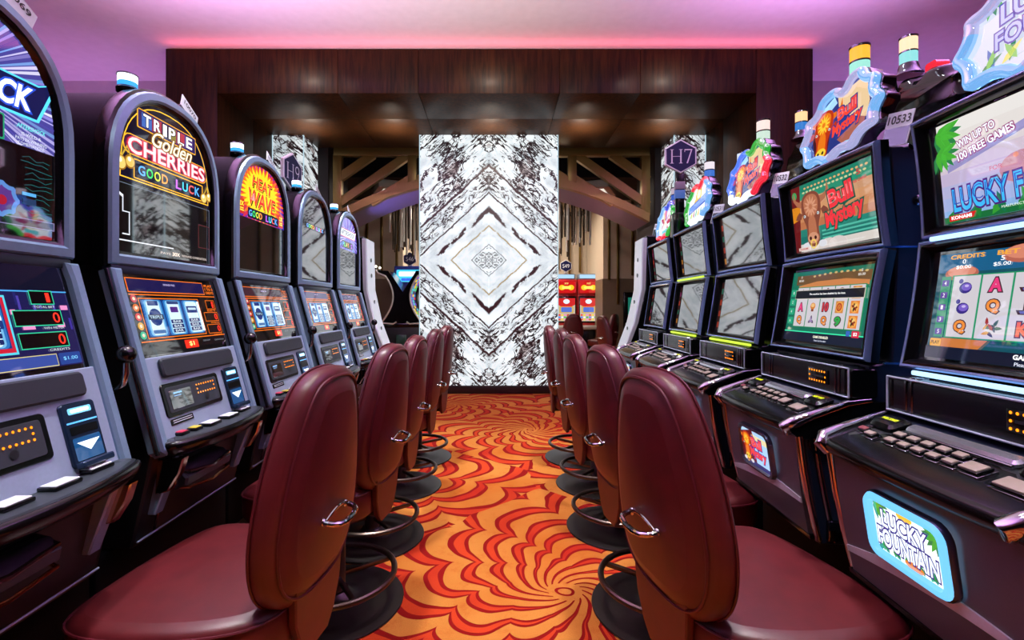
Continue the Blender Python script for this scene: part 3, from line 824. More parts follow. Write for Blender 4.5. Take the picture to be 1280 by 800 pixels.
def top_sunburst(mb):
    a = topart(mb); reg = clip_arch(1.715)
    a.poly(reg, glow('#3c2ab0', .9), 1)
    c = (-.015, 1.845)
    def burst(n, r0, r1, hx, s, k, seed):
        rr = random.Random(seed); P = []
        for i in range(n*2):
            t = 2*PI*i/(n*2); r = r1*rr.uniform(.85, 1.12) if i % 2 else r0
            P.append((c[0] + r*math.cos(t)*1.1, c[1] + r*math.sin(t)*.72))
        for i in range(len(P)):
            q = clip_poly([c, P[i], P[(i+1) % len(P)]], reg)
            if len(q) > 2: a.poly(q, glow(hx, s), k)
    burst(44, .20, .29, '#7a2ab8', .9, 2, 1); burst(40, .175, .25, '#d82a48', 1.1, 3, 2); burst(36, .15, .215, '#ff7a18', 1.2, 4, 3); burst(32, .135, .185, '#ffd828', 1.3, 5, 4)
    for s, cv, h, w in (('HEAT', 1.895, .058, .20), ('WAVE', 1.815, .078, .27)):
        a.text(s, -.005, cv - .006, w, h, glow('#2a0a10', .6), 6, .05, .12, -.05); a.text(s, -.012, cv, w, h, glow('#f02a28', 1.3), 8, .02, .12, -.05, 1, glow('#ffe040', 1.2), .03)
        a.text(s, -.012, cv + h*.06, w*.96, h*.5, glow('#ff9a90', 1.2), 9, -.04, .12, -.05)
    goodluck(a, .005, 1.742, .31, .048, 6, 1.1)
    for cu, cv in ((-.205, 1.76), (.19, 1.755)):
        a.rr(cu, cv, .05, .07, .004, glow('#d8301a', 1.0), 6); a.text('2X', cu, cv + .012, .04, .022, glow('#ffe040', 1.4), 8, .03); a.rect(cu - .02, cu + .02, cv - .022, cv - .016, glow('#ffe040', 1.2), 7); a.rect(cu - .018, cu + .018, cv - .012, cv - .006, glow('#ffe040', 1.2), 7)
def top_plain(mb):
    a = topart(mb)
    goodluck(a, .005, 1.80, .30, .036, 2, 1.0)
def top_violet(mb):
    a = topart(mb); reg = clip_arch(1.735); a.poly(reg, glow('#6a62c8', .9), 1)
    rr = random.Random(11)
    for k in range(50):
        t = 2*PI*k/50
        q = clip_poly([(0, 1.84), (.5*math.cos(t), 1.84 + .5*math.sin(t)), (.5*math.cos(t + .05), 1.84 + .5*math.sin(t + .05))], reg)
        if len(q) > 2: a.poly(q, glow(rr.choice(['#a8a0f0', '#d8c8ff', '#58a8e8', '#8a60d8']), 1.0), 2 + k % 2)
    a.poly([(-.19, 1.895), (.17, 1.895), (.21, 1.91), (.17, 1.83), (-.19, 1.83)], glow('#e04a6a', 1.0), 5); a.poly([(-.185, 1.89), (.165, 1.89), (.2, 1.902), (.165, 1.836), (-.185, 1.836)], glow('#eef4ff', 1.2), 6)
    a.text('AFTERSHOCK', -.01, 1.863, .32, .036, glow('#2a2a58', .8), 7, .02, .25)
    goodluck(a, -.02, 1.775, .26, .052, 5, 1.0, 'PLAY 2')
# reel screens -------------------------------------------------------------
def low_base(mb):
    a = Art(mb, SM @ Vector((0, 0, .0008)), (0, 1, 0), LV); a.rect(-.238, .238, .262, LEN - .006, GLASSDK(), 0); return a
def low_lightning(mb):
    a = low_base(mb); T = LEN
    a.rect(-.238, .238, .275, T - .012, glow('#231f5c', .8), 1)
    rr = random.Random(8)
    for k in range(40):
        u = -.235 + .47*rr.random(); v = .36 + .12*rr.random(); a.rect(u, min(.238, u + .006), v, min(T - .02, v + rr.uniform(.03, .08)), glow(rr.choice(['#3a3aa0', '#4a3ab0', '#2a2a78', '#5a4ac0']), .8), 2)
    a.rect(-.238, .238, T - .075, T - .010, glow('#121430', .7), 3)
    a.text('RESPIN', -.04, T - .030, .10, .022, glow('#ff5fb0', 1.2), 4, .03, .2); a.text('WINS!', -.02, T - .058, .06, .014, glow('#ffc8e8', 1.2), 4, .02)
    a.rect(-.238, .238, T - .080, T - .077, glow('#4aa8e8', 1.2), 4)
    a.rect(-.22, .075, .315, T - .090, glow('#58d8f0', 1.1), 4); a.rect(-.215, .07, .32, T - .095, glow('#d8203a', 1.0), 5)
    reels(a, -.207, .062, .330, T - .105, 3, 6)
    a.disc(.015, .40, .036, glow('#e8f6ff', 1.1), 15); a.rr(.018, .385, .066, .020, .003, glow('#1c3c88', .9), 16); a.text('STAR', .018, .385, .05, .013, glow('#e8f6ff', 1.2), 17, .03)
    G = glow('#38e0a8', 1.0)
    meter(a, .165, .452, .062, .036, G, '1', 5, 'TOTAL BET'); meter(a, .145, .400, .125, .040, G, '0', 5, 'WIN METER'); meter(a, .145, .344, .125, .040, G, '0', 5, 'CREDITS')
    for u, w, v in ((.08, .012, .41), (.21, .02, .42), (.1, .03, .372), (.19, .02, .375)): a.rect(u, u + w, v, v + .012, glow('#ff9ad8', 1.0), 4)
    a.rect(-.225, .165, .277, .308, glow('#e8d890', 1.0), 4); a.rect(-.223, .163, .279, .306, glow('#3f56b0', .9), 5); a.rr(.2, .293, .06, .030, .003, glow('#2a4aa0', .9), 5); a.text('$1.00', .2, .293, .04, .010, glow('#7fd0ff', 1.2), 6)
def low_bars(mb, ht='#231c58', dollar=True):
    a = low_base(mb); T = LEN
    a.rect(-.232, .232, .270, T - .012, glow('#0b0a0e', .7), 1)
    a.rect(-.225, .165, T - .070, T - .022, ORG, 2); a.rect(-.222, .162, T - .067, T - .025, glow(ht, .8), 3); a.text('WINNER PAID', -.03, T - .040, .06, .007, glow('#d8c8ff', 1.0), 4)
    for s, v in (('PLAY', T - .034), ('1 TO 3', T - .048), ('CREDITS', T - .062)): a.text(s, .198, v, .05, .010, ORG, 3, .02)
    a.rect(-.225, .225, T - .079, T - .0755, ORG, 2)
    a.frame(-.192, .112, .322, T - .088, .003, ORG, 2)
    reels(a, -.186, .106, .328, T - .094, 3, 3)
    a.rect(.088, .100, .335, T - .10, glow('#f0fbff', 1.5), 13)
    meter(a, .182, .436, .056, .036, ORG, '1', 3, 'BET'); meter(a, .170, .388, .085, .036, ORG, '0', 3, 'WINNER PAID'); meter(a, .170, .340, .085, .036, ORG, '0', 3, 'CREDITS')
    a.rect(-.225, .225, .312, .3155, ORG, 2)
    for j, c in enumerate(['#d83a4a', '#f07a28', '#e83030', '#f0b030', '#3ac898']): a.disc(-.210, .455 - j*.030, .013, glow(c, .9), 3, 12); a.disc(-.210, .455 - j*.030, .006, glow('#fff0d0', .9), 4, 8)
    a.rr(.01, .292, .072, .030, .003, glow('#f0301c', 1.2), 3); a.text('$1', .01, .292, .028, .018, glow('#ffe080', 1.6), 4, .02)
    a.text('DENOM', .10, .298, .04, .006, glow('#8a8f98', .9), 3); a.text('GAME RULES', .18, .296, .06, .006, glow('#8a8f98', .9), 3)
def low_orange(mb): low_bars(mb, '#3a1c2a')
def low_violet(mb): low_bars(mb, '#3a2a70')
BW = mat('#d8dade', .35, name='button_white'); BR = mat('#b8304a', .3, name='button_red'); BY = mat('#c8b838', .3, name='button_yellow'); BG = mat('#8fb8a0', .3, name='button_green')
LEFT = [
 (1.03, top_lightning, low_lightning, '10069', 'arched lever slot machine with white streaked marquee and purple reel screen'),
 (1.71, top_cherries, low_bars, '10070', 'arched lever slot machine with gold cherries marquee above a blue three-reel screen'),
 (2.39, top_sunburst, low_orange, '10071', 'arched lever slot machine with orange and yellow sunburst marquee'),
 (3.07, top_plain, low_violet, '10072', 'arched lever slot machine with plain mirror-like glass beside the H9 sign'),
 (3.75, top_violet, low_violet, '10073', 'arched lever slot machine with pale violet marquee, farthest of the lever row'),
]
def make_left(y, top, low, num, label):
    t = thing('slot_machine', label, 'slot machine', (XF, y, 0), 0, 'arched lever machines')
    P = lambda n, k, f, p=t, **kw: part(n, k, f, p, **kw)
    P('stand', 'a_stand', a_stand); up = P('upper_cabinet', 'a_upper', a_upper); lo = P('lower_cabinet', 'a_lower', a_lower)
    fr = P('arch_frame', 'a_frame', a_frame, smooth=50); P('divider_bar', 'a_div', a_divider)
    P('marquee_screen', None or top.__name__, top, fr); P('front_panel', 'a_rails', a_rails); [P('side_edge', 'a_edge%d' % q, a_edge(q)) for q in (-1, 1)]
    P('reel_screen', low.__name__, low); P('speaker_bar', 'a_spk', a_speaker); P('card_reader', 'a_reader', a_reader)
    P('notice_plate', 'a_plate', a_plate); P('bill_slot', 'a_bill', a_bill)
    dk = P('button_deck', 'a_deck', a_deck, smooth=50)
    for i, (u, d, w, dd, m_) in enumerate([(-.185, .165, .040, .034, BR), (-.128, .172, .040, .034, BY), (-.055, .180, .066, .044, BW), (.055, .182, .070, .044, BW), (.165, .168, .070, .044, BW)]):
        part('button', 'a_btn%d' % i, a_btn(w, dd, m_), dk, loc=(d, u, .8925))
    [P('side_trim', 'a_trim%d' % q, a_trim(q)) for q in (-1, 1)]; P('coin_tray', 'a_tray', a_tray); P('lower_door', 'a_door', a_door)
    lv = P('lever', 'a_arm', a_arm, smooth=60); part('lever_knob', 'a_knob', a_knob, lv, smooth=60)
    P('candle_light', 'a_candle', a_candle); P('number_plate', 'anp' + num, a_numplate(num))
    return t
for a_ in LEFT: make_left(*a_)
# ------------------------------------------------------------------ the row of square-screen machines (local +x faces the aisle)
TOE = .047
RX0 = 1.08
def row_loc(y, d=0.0):
    """world place of a machine whose screen line crosses depth y"""
    return (RX0 + TOE * y - d, y, 0)
RZ = PI - math.atan(TOE)
BLUBLK = lambda: mat('#131a2c', .33, .1, .1, 300, name='blue_black_cabinet')  # dark satin cabinet, extra blue in the colour for the light strips' glow
BWD = .268
def r_stand(mb):
    mb.box(-.30, .06, -.30, .30, .001, .57, MATTE(), .004)
def r_cab(mb):
    P = [(-.30, .57), (.165, .575), (.215, .90), (.10, 1.0), (.02, 1.02), (.02, 1.12), (-.045, 1.13), (-.060, 1.48), (-.040, 1.785), (-.30, 1.785)]
    mb.prism(P, -BWD + .004, BWD - .004, BLUBLK(), 'y', None, .004)
    for z in (1.128, 1.48): mb.box(-.295, -.02, BWD - .006, BWD + .001, z - .003, z + .003, mat('#3f6fa8', .2, .6, name='side_glow_line'))  # blue strip reflections painted as thin lines across the cabinet side
    for s in (-1, 1):
        for d, z in ((-.12, 1.62), (-.12, 1.29), (-.10, 1.06), (.10, .86)):
            mb.lathe([(.001, 0), (.016, 0), (.016, .006), (.011, .008), (.010, .016), (.001, .016)], CHROME(), 14, Matrix.Translation((d, s*(BWD - .005), z)) @ Matrix.Rotation(-s*PI/2, 4, 'X'))
    mb.lathe([(.001, 0), (.034, 0), (.034, .010), (.028, .012), (.026, .006), (.001, .006)], DCHROME(), 20, Matrix.Translation((.17, BWD - .004, .885)) @ Matrix.Rotation(-PI/2, 4, 'X'))
    for z in (.62, ): mb.box(.10, .15, BWD - .006, BWD + .010, z - .03, z + .03, DCHROME(), .004)
def plane_M(lo, hi):
    lo, hi = Vector(lo), Vector(hi); V = (hi - lo); L = V.length; V.normalize(); U = Vector((0, 1, 0)); N = U.cross(V).normalized(); c = (lo + hi)/2
    M = Matrix.Identity(4)
    for i in range(3): M[i][0], M[i][1], M[i][2], M[i][3] = U[i], V[i], N[i], c[i]
    return M, L
TM, TL = plane_M((-.028, 0, 1.487), (.002, 0, 1.795))
BM, BL = plane_M((.030, 0, 1.138), (-.020, 0, 1.468))
def r_frame(M, L):
    def f(mb):
        # edges that bow gently, like the curved monitor housings
        def out(w, h, bow):
            P = []
            for k in range(9): t = -1 + k/4; P.append((t*w/2, -h/2 + bow*.5*(1 - t*t)))
            for k in range(1, 8): t = -1 + k/4; P.append((w/2 - bow*(1 - t*t), t*h/2))
            for k in range(9): t = 1 - k/4; P.append((t*w/2, h/2 + bow*.4*(1 - t*t)))
            for k in range(1, 8): t = 1 - k/4; P.append((-w/2 + bow*(1 - t*t), t*h/2))
            return P
        o = out(.552, L + .012, .007); pr = lambda i, z: [tuple(M @ Vector((a, b, z))) for a, b in inset(o, i)]
        mb.loft([pr(.002, -.03), pr(0, -.004)], GLOSSBLK(), True, False, False)
        mb.loft([pr(0, -.004), pr(.001, .010), pr(.006, .014), pr(.011, .012)], mat('#7f93c4', .22, .6, name='blue_chrome'), True, False, False)
        mb.loft([pr(.011, .012), pr(.016, .014), pr(.024, .006), pr(.030, -.014)], GLOSSBLK(), True, False, False)
    return f
def scr(mb, M, L):
    a = Art(mb, M @ Vector((0, 0, -.012)), (0, 1, 0), (M @ Vector((0, 1, 0)) - M @ Vector((0, 0, 0))))
    a.rect(-.25, .25, -L/2 + .024, L/2 - .024, GLASSDK(), 0); return a
SW, SH = .222, .128
def r_console(mb):
    P = rrect(.080, .095, .012, 3, .040, 1.066)
    mb.prism(P, -.245, .245, mat('#0d1118', .22, .2, name='console_dark'), 'y', None, .004)
    for s in (-1, 1):
        for dy in (0, .018): mb.prism(rrect(.086, .100, .012, 3, .040, 1.066), s*.200 + dy - .005, s*.200 + dy + .004, DCHROME(), 'y', None, .002)
    E = mat('#aab4c8', .25, .3, name='bright_edge'); mb.tube([(.081, -.262, 1.111), (.081, .262, 1.111)], .003, E, 6); mb.tube([(.081, -.262, 1.022), (.081, .262, 1.022)], .003, E, 6); mb.tube([(.081, -.262, 1.022), (.081, -.262, 1.111)], .003, E, 6); mb.tube([(.081, .262, 1.022), (.081, .262, 1.111)], .003, E, 6)
    mb.prism(rrect(.080, .088, .010, 3, .040, 1.066), -.27, -.246, GLOSSBLK(), 'y', None, .003); mb.prism(rrect(.080, .088, .010, 3, .040, 1.066), .246, .27, GLOSSBLK(), 'y', None, .003)
def r_reader(mb):
    mb.box(.078, .084, .06, .165, 1.045, 1.092, GLOSSBLK(), .002)
    a = Art(mb, (.0845, .11, 1.068), (0, 1, 0), (0, 0, 1)); O = glow('#ff8a10', 2.4)
    for k in range(7): a.disc(-.040 + k*.0135, .017, .0033, O, 1, 8); a.disc(-.040 + k*.0135, -.016, .0033, O, 1, 8)
    a.disc(-.04, 0, .0033, O, 1, 8); a.disc(.044, 0, .0033, O, 1, 8); a.rect(-.032, .036, -.003, .004, mat('#20242b', .3), 1)
RDK_LO, RDK_HI = (.248, 0, .945), (.085, 0, 1.000)
DM, DL = plane_M(RDK_LO, RDK_HI)
def r_deck(mb):
    n = 15; rings = []
    prof = [(-.02, .93), (.20, .895), (.235, .900), (.256, .915), (.262, .930), (.256, .943), (.248, .948), (.09, 1.001), (.05, 1.012), (-.02, 1.012)]
    for k in range(n):
        t = -1 + 2*k/(n - 1); bow = .016*(1 - t*t)
        rings.append([(d + (bow if d > .15 else 0), t*.272, z) for d, z in prof])
    mb.loft(rings, GLOSSBLK())
    for s in (-1, 1):
        mb.tube([(.02, s*.268, 1.016), (.09, s*.268, 1.006), (.20, s*.266, .966), (.248, s*.262, .945), (.262, s*.250, .930), (.250, s*.240, .908)], [.007, .010, .014, .019, .020, .012], CHROME(), 10)
def r_top(mb):
    mb.prism(chaikin([(-.225, -.066), (.225, -.066), (.225, .02), (.16, .03), (.14, .06), (-.14, .06), (-.16, .03), (-.225, .02)], 1), .0, .004, mat('#3a3c40', .3, .5, .2, 300, name='button_panel'), 'z', DM, .001)
    mb.prism(rrect(.27, .032, .010, 3, .0, .052), .002, .020, mat('#b9bcc6', .22, .85, name='bill_chute'), 'z', DM, .006)
    mb.box(-.13, .13, .030, .036, .004, .014, CHROME(), .002, DM)
    for s in (-1, 1):
        mb.prism(rrect(.078, .060, .012, 3, s*.19, .046), .0, .022, GLOSSBLK(), 'z', DM, .008)
        a = Art(mb, DM @ Vector((s*.19, .046, .0225)), (0, 1, 0), DM.to_3x3() @ Vector((0, 1, 0))); a.rect(-.028, .028, -.006, .012, mat('#0a0c08', .3), 1)
        a.text('INSERT TICKET' if s > 0 else 'WELCOME!!', 0, .003, .050, .010, glow('#e8f020', 1.8), 2, .03)
def r_btn(w, h, col):
    def f(mb):
        mb.box(-h/2 - .003, h/2 + .003, -w/2 - .003, w/2 + .003, 0, .004, CHROME(), .001); mb.box(-h/2, h/2, -w/2, w/2, .003, .011, GLOSSBLK(), .003); mb.box(-h/2 + .003, h/2 - .003, -w/2 + .003, w/2 - .003, .009, .014, col, .002)
    return f
def r_belly(mb):
    lo, hi = (.185, .590), (.232, .905)
    f = lambda t, y, d=0: (lo[0] + (hi[0]-lo[0])*t + d + .006*math.sin(PI*t), y, lo[1] + (hi[1]-lo[1])*t)
    n = 8; vs = []
    rings = [[f(k/n, -.238 - .012*k/n), f(k/n, .238 + .012*k/n), tuple(Vector(f(k/n, .238 + .012*k/n)) - Vector((.05, 0, 0))), tuple(Vector(f(k/n, -.238 - .012*k/n)) - Vector((.05, 0, 0)))] for k in range(n + 1)]
    mb.loft(rings, BROWNSAT())
    m_ = mat('#c4c2c8', .34, .15, .05, 500, name='silver_sash'); A = []
    for k in range(17):
        y = -.238 + .476*k/16; t = .18 + .19*math.sin(PI*.5*(k/16))**1.0 - .05*(k/16); A.append((y, t))
    up = [f(t + .12 - .07*abs(y)/.24, y, .004) for y, t in A]; dn = [f(t, y, .004) for y, t in A]; ub = [f(t + .12 - .07*abs(y)/.24, y, -.004) for y, t in A]; db = [f(t, y, -.004) for y, t in A]
    mb.loft([[up[k], dn[k], db[k], ub[k]] for k in range(17)], m_)
    mb.loft([[f(-.02, -.25, .004), f(-.02, .25, .004), f(-.02, .25, -.06), f(-.02, -.25, -.06)], [f(.02, -.25, .004), f(.02, .25, .004), f(.02, .25, -.06), f(.02, -.25, -.06)]], GLOSSBLK())
def r_sidetrim(s):
    def f(mb):
        mb.tube([(.168, s*.258, .585), (.196, s*.260, .70), (.216, s*.262, .80), (.230, s*.264, .905)], .0105, mat('#c8b3a6', .10, 1.0, name='polished_side_rail'), 10)
        mb.tube([(.125, s*.262, .585), (.15, s*.264, .70), (.17, s*.266, .80), (.185, s*.266, .90)], .009, DCHROME(), 10)
    return f
SGM, _ = plane_M((.2155, 0, .712), (.2375, 0, .862))
def r_signframe(lit):
    def f(mb):
        o = rrect(.226, .156, .034, 5); pr = lambda i, z: [tuple(SGM @ Vector((a, b, z))) for a, b in inset(o, i)]
        if lit: mb.loft([pr(-.004, -.002), pr(-.004, .008), pr(0, .012)], mat('#3c4a60', .2, .6), True, False, False); mb.loft([pr(0, .012), pr(.006, .020), pr(.016, .018), pr(.019, .006)], glow('#6cc0f6', 1.35, False), True, False, False)
        else: mb.loft([pr(-.004, -.002), pr(0, .012), pr(.008, .014), pr(.014, .008)], mat('#6d7088', .25, .8, name='sign_frame'), True, False, False)
    return f
def sign_art(mb): return Art(mb, SGM @ Vector((0, 0, .006)), (0, 1, 0), SGM.to_3x3() @ Vector((0, 1, 0)))
def leaf(a, u, v, ang, L, w, m, k):
    c, s = math.cos(ang), math.sin(ang); P = [(0, 0), (L*.3, w), (L*.7, w*.7), (L, 0), (L*.7, -w*.7), (L*.3, -w)]
    a.poly([(u + x*c - y*s, v + x*s + y*c) for x, y in P], m, k)
def palm(a, u, v, s, k, hues=('#2a8a4a', '#4ab83a'), flip=1, rng=(-100, 30)):
    for i in range(6): leaf(a, u, v, math.radians(rng[0] + (rng[1] - rng[0])*i/5) if flip > 0 else PI - math.radians(rng[0] + (rng[1]-rng[0])*i/5), s, s*.15, glow(hues[i % 2], .9), k + i % 2)
def fountain(a, cu, cv, s, k):
    for w, v, h in ((.085, 0, .030), (.055, .062, .022), (.030, .105, .016)):
        a.disc(cu, cv + v*s, w*s, glow('#c85a28', .95), k, 20, h*.5*s); a.disc(cu, cv + (v + .006)*s, w*s*.96, glow('#f0944a', 1.0), k + 1, 20, h*.42*s); a.disc(cu, cv + (v + .010)*s, w*s*.8, glow('#f8c890', 1.0), k + 2, 20, h*.28*s)
        a.poly([(cu - w*.3*s, cv + (v - h*.3)*s), (cu + w*.3*s, cv + (v - h*.3)*s), (cu + w*.18*s, cv + (v - .045)*s), (cu - w*.18*s, cv + (v - .045)*s)], glow('#b8a8b8', .9), k)
        for j in (-.1, .05): a.rect(cu + (j - .02)*w*2*s, cu + (j + .02)*w*2*s, cv + (v - .042)*s, cv + (v - h*.35)*s, glow('#e8dce8', .95), k + 1)
    a.disc(cu, cv - .055*s, .11*s, glow('#c890a8', .9), k - 1, 20, .022*s)
def top_island(mb):
    a = scr(mb, TM, TL)
    for i, c in enumerate(['#8fb8e8', '#a8b8e8', '#b8b8e0', '#c8b8d8', '#d8c8d8', '#e4d8dc', '#ece6e2', '#f2eeea']): a.rect(-SW, SW, -SH + 2*SH*i/8, -SH + 2*SH*(i + 1)/8, glow(c, .95), 1)
    for u0, v0, h in ((-.2, .0, .02), (-.1, .03, .014), (.05, -.01, .018)): a.poly([(u0, v0), (u0 + .2, v0 + .05), (u0 + .2, v0 + .05 + h), (u0, v0 + h)], glow('#a8a0d8', .8), 2)
    for u, v, r in ((-.02, -.03, .05), (.05, -.02, .06), (.02, -.045, .05), (.14, -.02, .07)): a.disc(u, v, r, glow('#d898a8', .8), 2, 16, r*.7)
    fountain(a, .10, .015, 1.05, 4)
    for u in (-.03, .0, .17, .2): a.disc(u, .0 + u*.1, .006, glow('#e89070', 1.0), 4, 8)
    for t, u, v, w in (('WIN UP TO', -.115, .072, .098), ('100 FREE GAMES', -.095, .046, .145)): a.text(t, u, v, w, .019, glow('#e8f4ff', 1.3), 9, .02, 0, .22, 1, glow('#a02a78', .9), .09)
    for u0, l in ((-.225, 1), (-.21, 1)): palm(a, u0, .105, .06, 3, rng=(-80, 20)); palm(a, u0, .055, .05, 5, rng=(-100, 20))
    for i in range(16): leaf(a, -.215 + .03*i, -.125, math.radians(40 + (i*53) % 100), .055, .009, glow(('#1f8a3a', '#38a838', '#127a52')[i % 3], .85), 4 + i % 2)
    a.rect(-SW, SW, -SH, -.112, glow('#1a7a40', .8), 3)
    a.text('LUCKY FOUNTAIN', .0, -.068, .375, .060, glow('#3ab0f0', 1.2), 12, .02, 0, .03, 1, glow('#4a1c78', 1.0), .06); a.text('LUCKY FOUNTAIN', .0, -.060, .370, .036, glow('#2a4ab8', 1.0), 14, -.02, 0, .03)
    a.text('FOR', -.075, -.018, .03, .010, glow('#d83a6a', .9), 6)
    a.poly([(-.205, -.124), (-.14, -.122), (-.132, -.108), (-.205, -.110)], glow('#d82020', 1.0), 8); a.text('KONAMI', -.171, -.116, .055, .009, glow('#ffffff', 1.2), 9, .03)
    a.text('MALFUNCTION VOIDS ALL PAYS AND PLAYS', .03, -.112, .20, .006, glow('#e8ffe8', 1.0), 8)
SYM = ['#e8a040', '#7a50c0', '#d83a4a', '#3a8a4a', '#e06a28']
def symbol(a, s, cu, cv, h, k):
    if s == 'fig':
        a.disc(cu, cv - h*.1, h*.36, glow('#3a2a88', .9), k, 14, h*.3); a.disc(cu + h*.05, cv - h*.06, h*.27, glow('#7a60c8', 1.0), k + 1, 14, h*.2); a.disc(cu + h*.08, cv, h*.12, glow('#c8b8f0', 1.0), k + 2, 10, h*.07); a.disc(cu - h*.30, cv + h*.26, h*.13, glow('#4a3a98', .9), k, 10)
    elif s == 'bowl':
        a.disc(cu, cv + h*.08, h*.34, glow('#d8803a', .95), k, 14, h*.28); a.disc(cu, cv + h*.14, h*.24, glow('#f0c080', 1.0), k + 1, 14, h*.16); a.rect(cu - h*.16, cu + h*.16, cv - h*.36, cv - h*.16, glow('#8a4020', .9), k)
    elif s == 'dragon':
        for i in range(9): leaf(a, cu + h*.34*math.cos(i*2.4)*.6, cv + h*.3*math.sin(i*2.4)*.7, i*1.7, h*.42, h*.09, glow(('#1f5a3a', '#a8302a', '#d89a30', '#243a58')[i % 4], .9), k + i % 3)
    elif s in ('sun', 'rose'):
        a.rect(cu - h*.46, cu + h*.46, cv - h*.46, cv + h*.46, glow('#f08a38' if s == 'rose' else '#d89048', .9), k); a.disc(cu, cv, h*.42, glow('#f0a850', 1.0), k + 1, 16)
        if s == 'sun': a.disc(cu, cv, h*.32, glow('#b8482a', .95), k + 2, 16); a.disc(cu, cv, h*.2, glow('#e0803a', 1.0), k + 3, 12); [a.disc(cu + dx*h, cv + .05*h, h*.04, glow('#4a1a10', .8), k + 4, 6) for dx in (-.08, .08)]; a.rect(cu - h*.08, cu + h*.08, cv - .1*h, cv - .06*h, glow('#4a1a10', .8), k + 4)
        else:
            for i in range(7): leaf(a, cu, cv - h*.02, i*2*PI/7, h*.34, h*.10, glow(('#8a2a18', '#f8d080', '#3a2a20')[i % 3], .95), k + 2 + i % 2)
    elif s == 'star':
        for i in range(3): leaf(a, cu, cv, PI/2 + i*2*PI/3, h*.42, h*.13, glow('#3a2a48', .9), k); leaf(a, cu, cv, PI/2 + i*2*PI/3, h*.30, h*.07, glow('#a88ac8', .9), k + 1)
    else:
        c = {'Q': '#e88a3a', 'A': '#e03a78', '10': '#c83040', '9': '#2aa048', 'K': '#e05a20', 'J': '#5a5aa8'}[s]
        a.text(s, cu, cv, h*(.66 if s != '10' else .74), h*.70, glow(c, 1.1), k + 1, .045, 0, 0, 1, glow('#4a2a3a', .8), .07)
def grid(a, rows, u0, u1, v0, v1, k, sep):
    n = len(rows[0]); m = len(rows); w = (u1 - u0)/n; h = (v1 - v0)/m
    a.rect(u0 - .003, u1 + .003, v0 - .003, v1 + .003, glow(sep, .9), k)
    for i in range(n):
        a.rect(u0 + w*i + .0025, u0 + w*(i + 1) - .0025, v0, v1, glow('#d8d2da', .95), k + 1)
        for j in range(m): symbol(a, rows[j][i], u0 + w*(i + .5), v1 - h*(j + .5), min(w, h)*.92, k + 2)
def low_island(mb):
    a = scr(mb, BM, BL)
    a.rect(-SW, SW, -SH - .006, SH + .006, glow('#135a6a', .8), 1); a.rect(-SW, SW, .085, SH + .006, glow('#1a6a9a', .8), 2)
    for u, v, r in ((-.155, .082, .045), (-.01, .118, .05), (.10, .11, .06)): a.disc(u, v, r, glow('#c06a58', .9), 3, 18, r*.42); a.disc(u, v + .004, r*.85, glow('#e08a70', .95), 4, 18, r*.32)
    for t, u, v, w, h in (('CREDITS', -.145, .124, .09, .011), ('BET', -.045, .124, .05, .011)): a.text(t, u, v, w, h, glow('#f0a840', 1.1), 5, .03)
    for t, u, v, w, h in (('0', -.150, .111, .009, .011), ('$0.00', -.150, .097, .040, .010), ('5', -.055, .111, .009, .011), ('$5.00', -.055, .097, .040, .010)): a.text(t, u, v, w, h, glow('#ffffff', 1.3), 6)
    grid(a, [['fig', 'A', 'J', 'bowl', 'Q'], ['fig', 'Q', 'J', 'fig', 'A'], ['Q', 'dragon', 'K', 'dragon', '9']], -.172, .205, -.078, .074, 7, '#1f9a6a')
    a.rect(-.205, -.178, -.08, .075, glow('#2a9a70', .85), 7)
    for j, d in enumerate('42135'): a.rr(-.192, .058 - .031*j, .020, .016, .002, glow('#5a3aa0', .9), 8); a.text(d, -.192, .058 - .031*j, .006, .010, glow('#ffffff', 1.1), 9)
    a.rect(-SW, SW, -SH - .006, -.104, glow('#161c34', .8), 8); a.poly([(-.18, -.104), (-.08, -.104), (-.06, -.082), (-.18, -.082)], glow('#d88040', .9), 8); a.rr(-.195, -.094, .032, .020, .003, glow('#e8a840', 1.0), 9); a.text('PLAY', -.195, -.094, .024, .009, glow('#5a2a10', .8), 10, .02)
    a.text('GAME DISABLED', .06, -.113, .115, .011, glow('#ffffff', 1.4), 9, .03); a.text('Please Call Attendant', .06, -.128, .105, .008, glow('#e8ecff', 1.2), 9)
